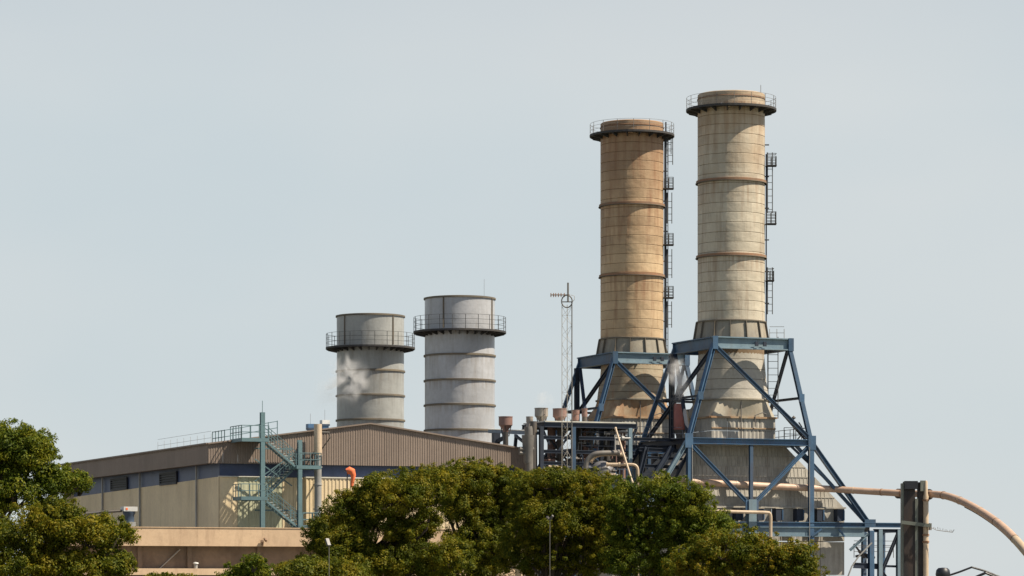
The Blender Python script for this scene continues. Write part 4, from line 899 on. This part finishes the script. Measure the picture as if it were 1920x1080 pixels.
# ------------------------------------------------------------------ lattice mast
D = 150; s_ = D / F; c = P(1063, 0, D); c.z = 0; zz = lambda y: CZ + (HZ - y) * s_
mt = thing('lattice_mast', c, 'slender triangular lattice radio mast with ring and antennas on top', 'mast')
hw = 9.3 * s_; L3 = [c + Vector((-hw, 0, 0)), c + Vector((hw, -.05, 0)), c + Vector((0.02, .4, 0))]; zt = zz(570)
for i, p in enumerate(L3): MB().beam(p, p + Z * zt, .022 if i != 1 else .040).build('leg', 'mast' if i != 1 else 'mast_dark', mt)
b = MB(); k = 0; z = .3; st_ = 18 * s_
while z < zt - st_:
    for i in range(3):
        p, q = L3[i], L3[(i + 1) % 3]
        if (k + i) % 2: p, q = q, p
        b.beam(p + Z * z, q + Z * (z + st_), .0095)
    b.beam(L3[0] + Z * z, L3[1] + Z * z, .01) if k % 4 == 0 else None
    z += st_; k += 1
b.build('lacing', 'mast', mt)
rp = [c + Vector((.25 * math.cos(a) , 0, zz(565) + .29 * math.sin(a))) for a in [2 * math.pi * i / 20 for i in range(21)]]
MB().tube(rp, .032, 6, cap=False).build('ring', 'mast_dark', mt); MB().beam(c + Z * zz(566) - Vector((.25, 0, 0)), c + Z * zz(566) + Vector((.25, 0, 0)), .045).build('ring_bar', 'mast_dark', mt)
MB().beam(P(1065, 566, D), P(1065, 530, D), .065).build('top_rod', 'mast_dark', mt)
b = MB(); b.beam(P(1032, 553, D), P(1068, 553, D), .045)
for i, x in enumerate((1033, 1038, 1042, 1047, 1052, 1058)): b.beam(P(x, 549.5, D), P(x, 557, D), .033); b.beam(P(x, 553, D - .2), P(x, 553, D + .2), .02)
b.build('yagi_antenna', 'rust_ring', mt); b = MB(); b.tube([P(1071, 568, D), P(1077, 562, D), P(1077, 555, D), P(1070, 553, D)], .012, 5); b.build('loop_antenna', 'mast', mt)

# ------------------------------------------------------------------ foreground lamps
D = 62; q = lambda x, y: P(x, y, D)
lp = thing('street_lamp', (q(1768, 0).x, D, 0), 'dark dome headed lamp with bent bracket arms in the lower right corner', 'street lamp')
cc_ = q(1768, 1080); cc_.z = 0; zt = q(0, 1064).z
MB().lathe(cc_, [(0, zt), (.09, zt - .01), (.13, zt - .05), (.145, zt - .13), (.13, zt - .2), (0, zt - .22)], 20).build('lamp_head', 'lamp_dark', lp, True)
MB().beam(cc_, cc_ + Z * (zt - .2), .07).build('pole', 'lamp_dark', lp)
MB().tube([q(1776, 1080), q(1800, 1072), q(1822, 1063.5), q(1848, 1071), q(1880, 1084), q(1905, 1096)], .022, 6).build('arm', 'lamp_dark', lp)
MB().tube([q(1830, 1082), q(1848, 1074), q(1860, 1079), q(1872, 1084)], .03, 6).build('arm', 'lamp_dark', lp)
D = 108
for px, yt, lab, kind in ((1031, 968, 'slim grey lamp post with two small heads before the middle trees', 0), (617, 1004, 'small floodlight on a bent pole among the dark leaves', 1)):
    c = P(px, 0, D); c.z = 0; z = P(0, yt, D).z
    t = thing('lamp_post', c, lab, 'street lamp'); MB().tube([c, c + Z * (z - .4), c + Z * (z - .1)], .014, 6).build('pole', 'mast_dark', t)
    if kind == 0:
        for s_ in (-1, 1): MB().beam(c + Vector((s_ * .02, 0, z - .1)), c + Vector((s_ * .10, -.1, z + .02 * s_)), .06, .07).build('lamp_head', 'mast_dark', t)
    else: MB().beam(c + Vector((-.08, 0, z - .12)), c + Vector((.0, -.12, z - .35)), .12, .09).build('lamp_head', 'lamp_dark', t)

# ------------------------------------------------------------------ trees
def leaves(name, centers, rad, nper, m_, parent, seed, size=(.15, .075), flat=.8):
    rg = np.random.default_rng(seed); cs = np.repeat(np.array(centers), nper, axis=0); rr = np.repeat(np.array(rad), nper)
    n = len(cs); d = rg.normal(size=(n, 3)); d /= np.linalg.norm(d, axis=1)[:, None]
    t = rg.random(n) ** .45; pos = cs + d * (rr * t)[:, None] * np.array([1, 1, flat])
    nrm = d * 1.1 + rg.normal(size=(n, 3)) * .42 + np.array([0, 0, .35]); nrm /= np.linalg.norm(nrm, axis=1)[:, None]
    a = np.cross(nrm, rg.normal(size=(n, 3))); a /= np.linalg.norm(a, axis=1)[:, None]; b_ = np.cross(nrm, a)
    sz = (rg.uniform(.5, 1.3, n) * np.repeat(rg.uniform(.75, 1.35, len(centers)), nper))[:, None]; l = a * size[0] / 2 * sz; w = b_ * size[1] / 2 * sz
    vs = np.stack([pos - l, pos - w * .9 + l * .1, pos + l, pos + w * .9 + l * .1], axis=1).reshape(-1, 3)
    org = np.array(WO[parent.name]); me = bpy.data.meshes.new(name)
    me.vertices.add(4 * n); me.vertices.foreach_set('co', (vs - org).ravel().astype(np.float32))
    me.loops.add(4 * n); me.loops.foreach_set('vertex_index', np.arange(4 * n, dtype=np.int32))
    me.polygons.add(n); me.polygons.foreach_set('loop_start', np.arange(0, 4 * n, 4, dtype=np.int32)); me.polygons.foreach_set('loop_total', np.full(n, 4, dtype=np.int32))
    me.update(calc_edges=True)
    at = me.attributes.new('tint', 'FLOAT', 'FACE'); at.data.foreach_set('value', rg.random(n).astype(np.float32))
    me.materials.append(M[m_]); o = bpy.data.objects.new(name, me); link(o, WO[parent.name], parent); return o
def tree(label, D, base_px, lobes, m_, seed, group, dens=1.0, clump=.36, nper=250, name='broadleaf_tree', lsize=(.085, .05), cat='tree', trunk_r=.2):
    """lobes: photo ellipses (x, y, rx, ry) of the crown, each given real depth"""
    rg = random.Random(seed); s_ = D / F; base = P(base_px, 0, D); base.z = 0; t = thing(name, base, label, cat, group)
    cs = []; rd = []; lims = []; sp_c = []; sp_r = []
    for (x, y, rx, ry) in lobes:
        c = P(x, y, D + rg.uniform(-.8, .8)); RX, RZ = rx * s_, ry * s_; RY = (RX + RZ) / 2
        k = int(dens * 7.0 * (RX * RZ + RX * RY + RY * RZ) / (clump * clump) / 4.0) + 5
        for i in range(k):
            while True:
                d = Vector((rg.gauss(0, 1), rg.gauss(0, 1), rg.gauss(0, 1))).normalized()
                if d.z > -.6 or rg.random() < .35: break
            f = rg.uniform(.3, 1.0) ** .5; cr = clump * rg.uniform(.55, 1.25)
            p = c + Vector((d.x * max(RX - cr * .6, .1) * f, d.y * max(RY - cr * .6, .1) * f, d.z * max(RZ - cr * .6, .1) * f))
            if p.z < .3: continue
            cs.append(tuple(p)); rd.append(cr)
            if rg.random() < .16: lims.append((c, p))
    leaves('crown', cs, rd, nper, m_, t, seed, lsize)
    for (x, y, rx, ry) in lobes:
        c = P(x, y, D)
        for i in range(int(dens * (rx + ry) * .42)):
            d = Vector((rg.gauss(0, 1), rg.gauss(0, 1), abs(rg.gauss(0, 1)) * 1.1 - .25)).normalized(); f = rg.uniform(.96, 1.10)
            p = c + Vector((d.x * rx * s_ * f, d.y * (rx + ry) / 2 * s_ * f, d.z * ry * s_ * f))
            if p.z > .3: sp_c.append(tuple(p)); sp_r.append(clump * rg.uniform(.25, .5))
    leaves('outer_sprays', sp_c, sp_r, nper // 5, m_, t, seed + 100, (lsize[0] * .95, lsize[1] * .9))
    zc = min(P(x, y, D).z for x, y, _, _ in lobes); fork = base + Vector((rg.uniform(-.3, .3), 0, max(zc * .45, .6)))
    MB().tube([base - Z * .1, base + Z * .5, base.lerp(fork, .6) + Vector((.08, 0, 0)), fork], [trunk_r * 1.35, trunk_r, trunk_r * .85, trunk_r * .7], 10).build('trunk', 'bark', t, True)
    hubs = []
    for (x, y, rx, ry) in lobes:
        c = P(x, y, D); c2 = c - Z * ry * s_ * .3
        m1 = fork.lerp(c2, .5) + Vector((rg.uniform(-.3, .3), rg.uniform(-.3, .3), rg.uniform(-.1, .3)))
        b = MB(); b.tube([fork - Z * .1, m1, c2, c2 + Vector((rg.uniform(-.2, .2), 0, ry * s_ * .5))], [trunk_r * .55, trunk_r * .36, trunk_r * .22, .03], 7).build('limb', 'bark', t, True)
    b = MB()
    for c, p in lims: q = c - Z * .4; b.tube([q, q.lerp(p, .5) - Z * .1, p], [.05, .032, .012], 5)
    if lims: tag(b.build('twigs', 'bark', t), kind='stuff')
    return t
GM = 'trees in front of the plant'
tree('large leafy tree at the left edge with towering crown', 98, -30, [(10, 850, 75, 62), (62, 855, 52, 52), (-40, 900, 90, 90), (30, 930, 70, 50), (105, 905, 48, 36), (148, 905, 24, 20)], 'leaf_green', 11, GM)
tree('lower left tree spreading towards the peach parapet', 92, 120, [(60, 1000, 95, 52), (165, 1000, 75, 42), (215, 1010, 42, 30), (20, 1060, 110, 50), (150, 1065, 90, 45), (110, 965, 50, 30), (215, 1065, 40, 32)], 'leaf_olive', 12, GM)
tree('leftmost dark rounded tree of the middle group, before the hall gable', 128, 700, [(740, 935, 82, 58), (668, 965, 68, 52), (800, 915, 60, 42), (700, 1010, 115, 60), (610, 1000, 45, 32), (800, 980, 30, 40), (650, 1060, 100, 45), (760, 1060, 90, 40), (840, 1045, 60, 40), (715, 925, 50, 36), (640, 1015, 70, 50)], 'leaf_olive', 13, GM, dens=1.1)
tree('airy tree behind the windsock tree, its trunk forking before the hall fascia', 140, 905, [(868, 905, 62, 44), (915, 935, 55, 48), (850, 950, 40, 36), (955, 915, 40, 36), (900, 1010, 70, 45), (940, 985, 60, 60), (870, 1068, 80, 38), (905, 890, 50, 30), (975, 900, 40, 24), (815, 895, 30, 26), (875, 955, 60, 50), (930, 1020, 70, 55), (985, 945, 50, 50)], 'leaf_olive', 14, GM, dens=.95)
tree('dense tree standing before the pipe rack', 134, 1040, [(1005, 925, 55, 42), (1075, 925, 62, 46), (1050, 985, 90, 60), (1130, 950, 45, 50), (990, 1040, 75, 55), (1090, 1050, 90, 50), (1040, 900, 50, 24), (1110, 905, 40, 24), (1020, 975, 70, 50), (1140, 1010, 60, 60), (1095, 960, 60, 45)], 'leaf_olive', 15, GM, dens=1.05)
tree('green tree in front of the left blue frame foot', 130, 1240, [(1235, 925, 52, 42), (1290, 945, 55, 50), (1165, 935, 42, 42), (1235, 1000, 85, 60), (1330, 1000, 50, 46), (1190, 1050, 70, 45), (1290, 1060, 80, 42), (1270, 985, 70, 50), (1180, 990, 50, 50), (1345, 985, 35, 28)], 'leaf_green', 16, GM, dens=1.05)
tree('low yellowing tree at the right end of the tree row', 112, 1400, [(1370, 1030, 75, 46), (1440, 1042, 70, 40), (1500, 1045, 42, 32), (1400, 1075, 90, 36), (1490, 1080, 58, 36), (1310, 1065, 60, 46)], 'leaf_yellow', 17, GM, dens=1.05, clump=.36)
tree('dark low tree filling below the leftmost middle tree', 118, 590, [(575, 1070, 52, 26), (640, 1080, 60, 34), (545, 1072, 32, 20)], 'leaf_olive', 18, GM, dens=1.0)
tree('small bright green shrub at the foot of the brown wall', 120, 455, [(470, 1070, 52, 22), (440, 1085, 40, 16), (475, 1052, 22, 14)], 'leaf_green', 19, 'shrubs below the annex', clump=.25, nper=70, name='garden_shrub', cat='shrub', lsize=(.11, .055), trunk_r=.07)
tree('small dark shrub between brown wall and large dark tree', 122, 330, [(300, 1085, 40, 10), (340, 1088, 40, 12)], 'leaf_olive', 20, 'shrubs below the annex', clump=.2, nper=60, name='garden_shrub', cat='shrub', lsize=(.11, .055), trunk_r=.06)

# ------------------------------------------------------------------ steam
def steam(label, px, py, D, rx, ry, rz, dens, seed, scale=1.6, thr=.45, col=(1, 1, 1)):
    c = P(px, py, D); b = MB(); n = 16; prof = [(math.sin(math.pi * i / 10), -math.cos(math.pi * i / 10)) for i in range(11)]
    m = bpy.data.materials.new('steam'); m.use_nodes = True; t = m.node_tree; N = t.nodes; L = t.links; N.clear()
    out = N.new('ShaderNodeOutputMaterial'); pv = N.new('ShaderNodeVolumePrincipled'); pv.inputs['Color'].default_value = (*col, 1); pv.inputs['Anisotropy'].default_value = .2
    tc = N.new('ShaderNodeTexCoord'); gd = N.new('ShaderNodeVectorMath'); gd.operation = 'LENGTH'
    dv = N.new('ShaderNodeVectorMath'); dv.operation = 'DIVIDE'; dv.inputs[1].default_value = (rx, rz, ry); L.new(tc.outputs['Object'], dv.inputs[0]); L.new(dv.outputs[0], gd.inputs[0])
    fo = N.new('ShaderNodeMapRange'); fo.interpolation_type = 'SMOOTHSTEP'; fo.inputs[1].default_value = 1; fo.inputs[2].default_value = .1; L.new(gd.outputs['Value'], fo.inputs[0])
    ns = N.new('ShaderNodeTexNoise'); ns.noise_dimensions = '4D'; ns.inputs['W'].default_value = seed; ns.inputs['Scale'].default_value = scale; ns.inputs['Detail'].default_value = 4; ns.inputs['Distortion'].default_value = .6; L.new(tc.outputs['Object'], ns.inputs['Vector'])
    nr = N.new('ShaderNodeMapRange'); nr.inputs[1].default_value = thr; nr.inputs[2].default_value = thr + .22; L.new(ns.outputs[0], nr.inputs[0])
    mu = N.new('ShaderNodeMath'); mu.operation = 'MULTIPLY'; L.new(fo.outputs[0], mu.inputs[0]); L.new(nr.outputs[0], mu.inputs[1])
    m2_ = N.new('ShaderNodeMath'); m2_.operation = 'MULTIPLY'; m2_.inputs[1].default_value = dens; L.new(mu.outputs[0], m2_.inputs[0]); L.new(m2_.outputs[0], pv.inputs['Density']); L.new(pv.outputs[0], out.inputs['Volume'])
    M['steam_%d' % seed] = m
    vs = []; fs = []
    for i, (r, z) in enumerate(prof[1:-1]): vs += [c + Vector((rx * r * math.cos(2 * math.pi * k / n), rz * r * math.sin(2 * math.pi * k / n), ry * z)) for k in range(n)]
    for i in range(8): fs += [(i * n + k, i * n + (k + 1) % n, (i + 1) * n + (k + 1) % n, (i + 1) * n + k) for k in range(n)]
    fs += [tuple(range(n))[::-1], tuple(range(8 * n, 9 * n))]; b.add(vs, fs)
    return tag(b.build('steam_plume', 'steam_%d' % seed), label, 'steam', kind='stuff')
steam('white steam puff drifting left across the lower wide grey stack', 645, 710, 322, 3.2, 3.1, 1.4, 2.4, 1, .62, .47)
steam('faint pinkish steam trail left of the lower wide grey stack', 618, 738, 322, 2.4, 2.6, 1.5, .10, 2, .35, .35)
steam('wispy steam column rising from the red brown drum', 1271, 708, 283, 1.5, 2.9, 1.0, 2.4, 3, .8, .42)
steam('faint bluish wisp above the red drum vents of the rack', 1022, 748, 282, 1.1, .9, .8, .7, 4, .8, .45)
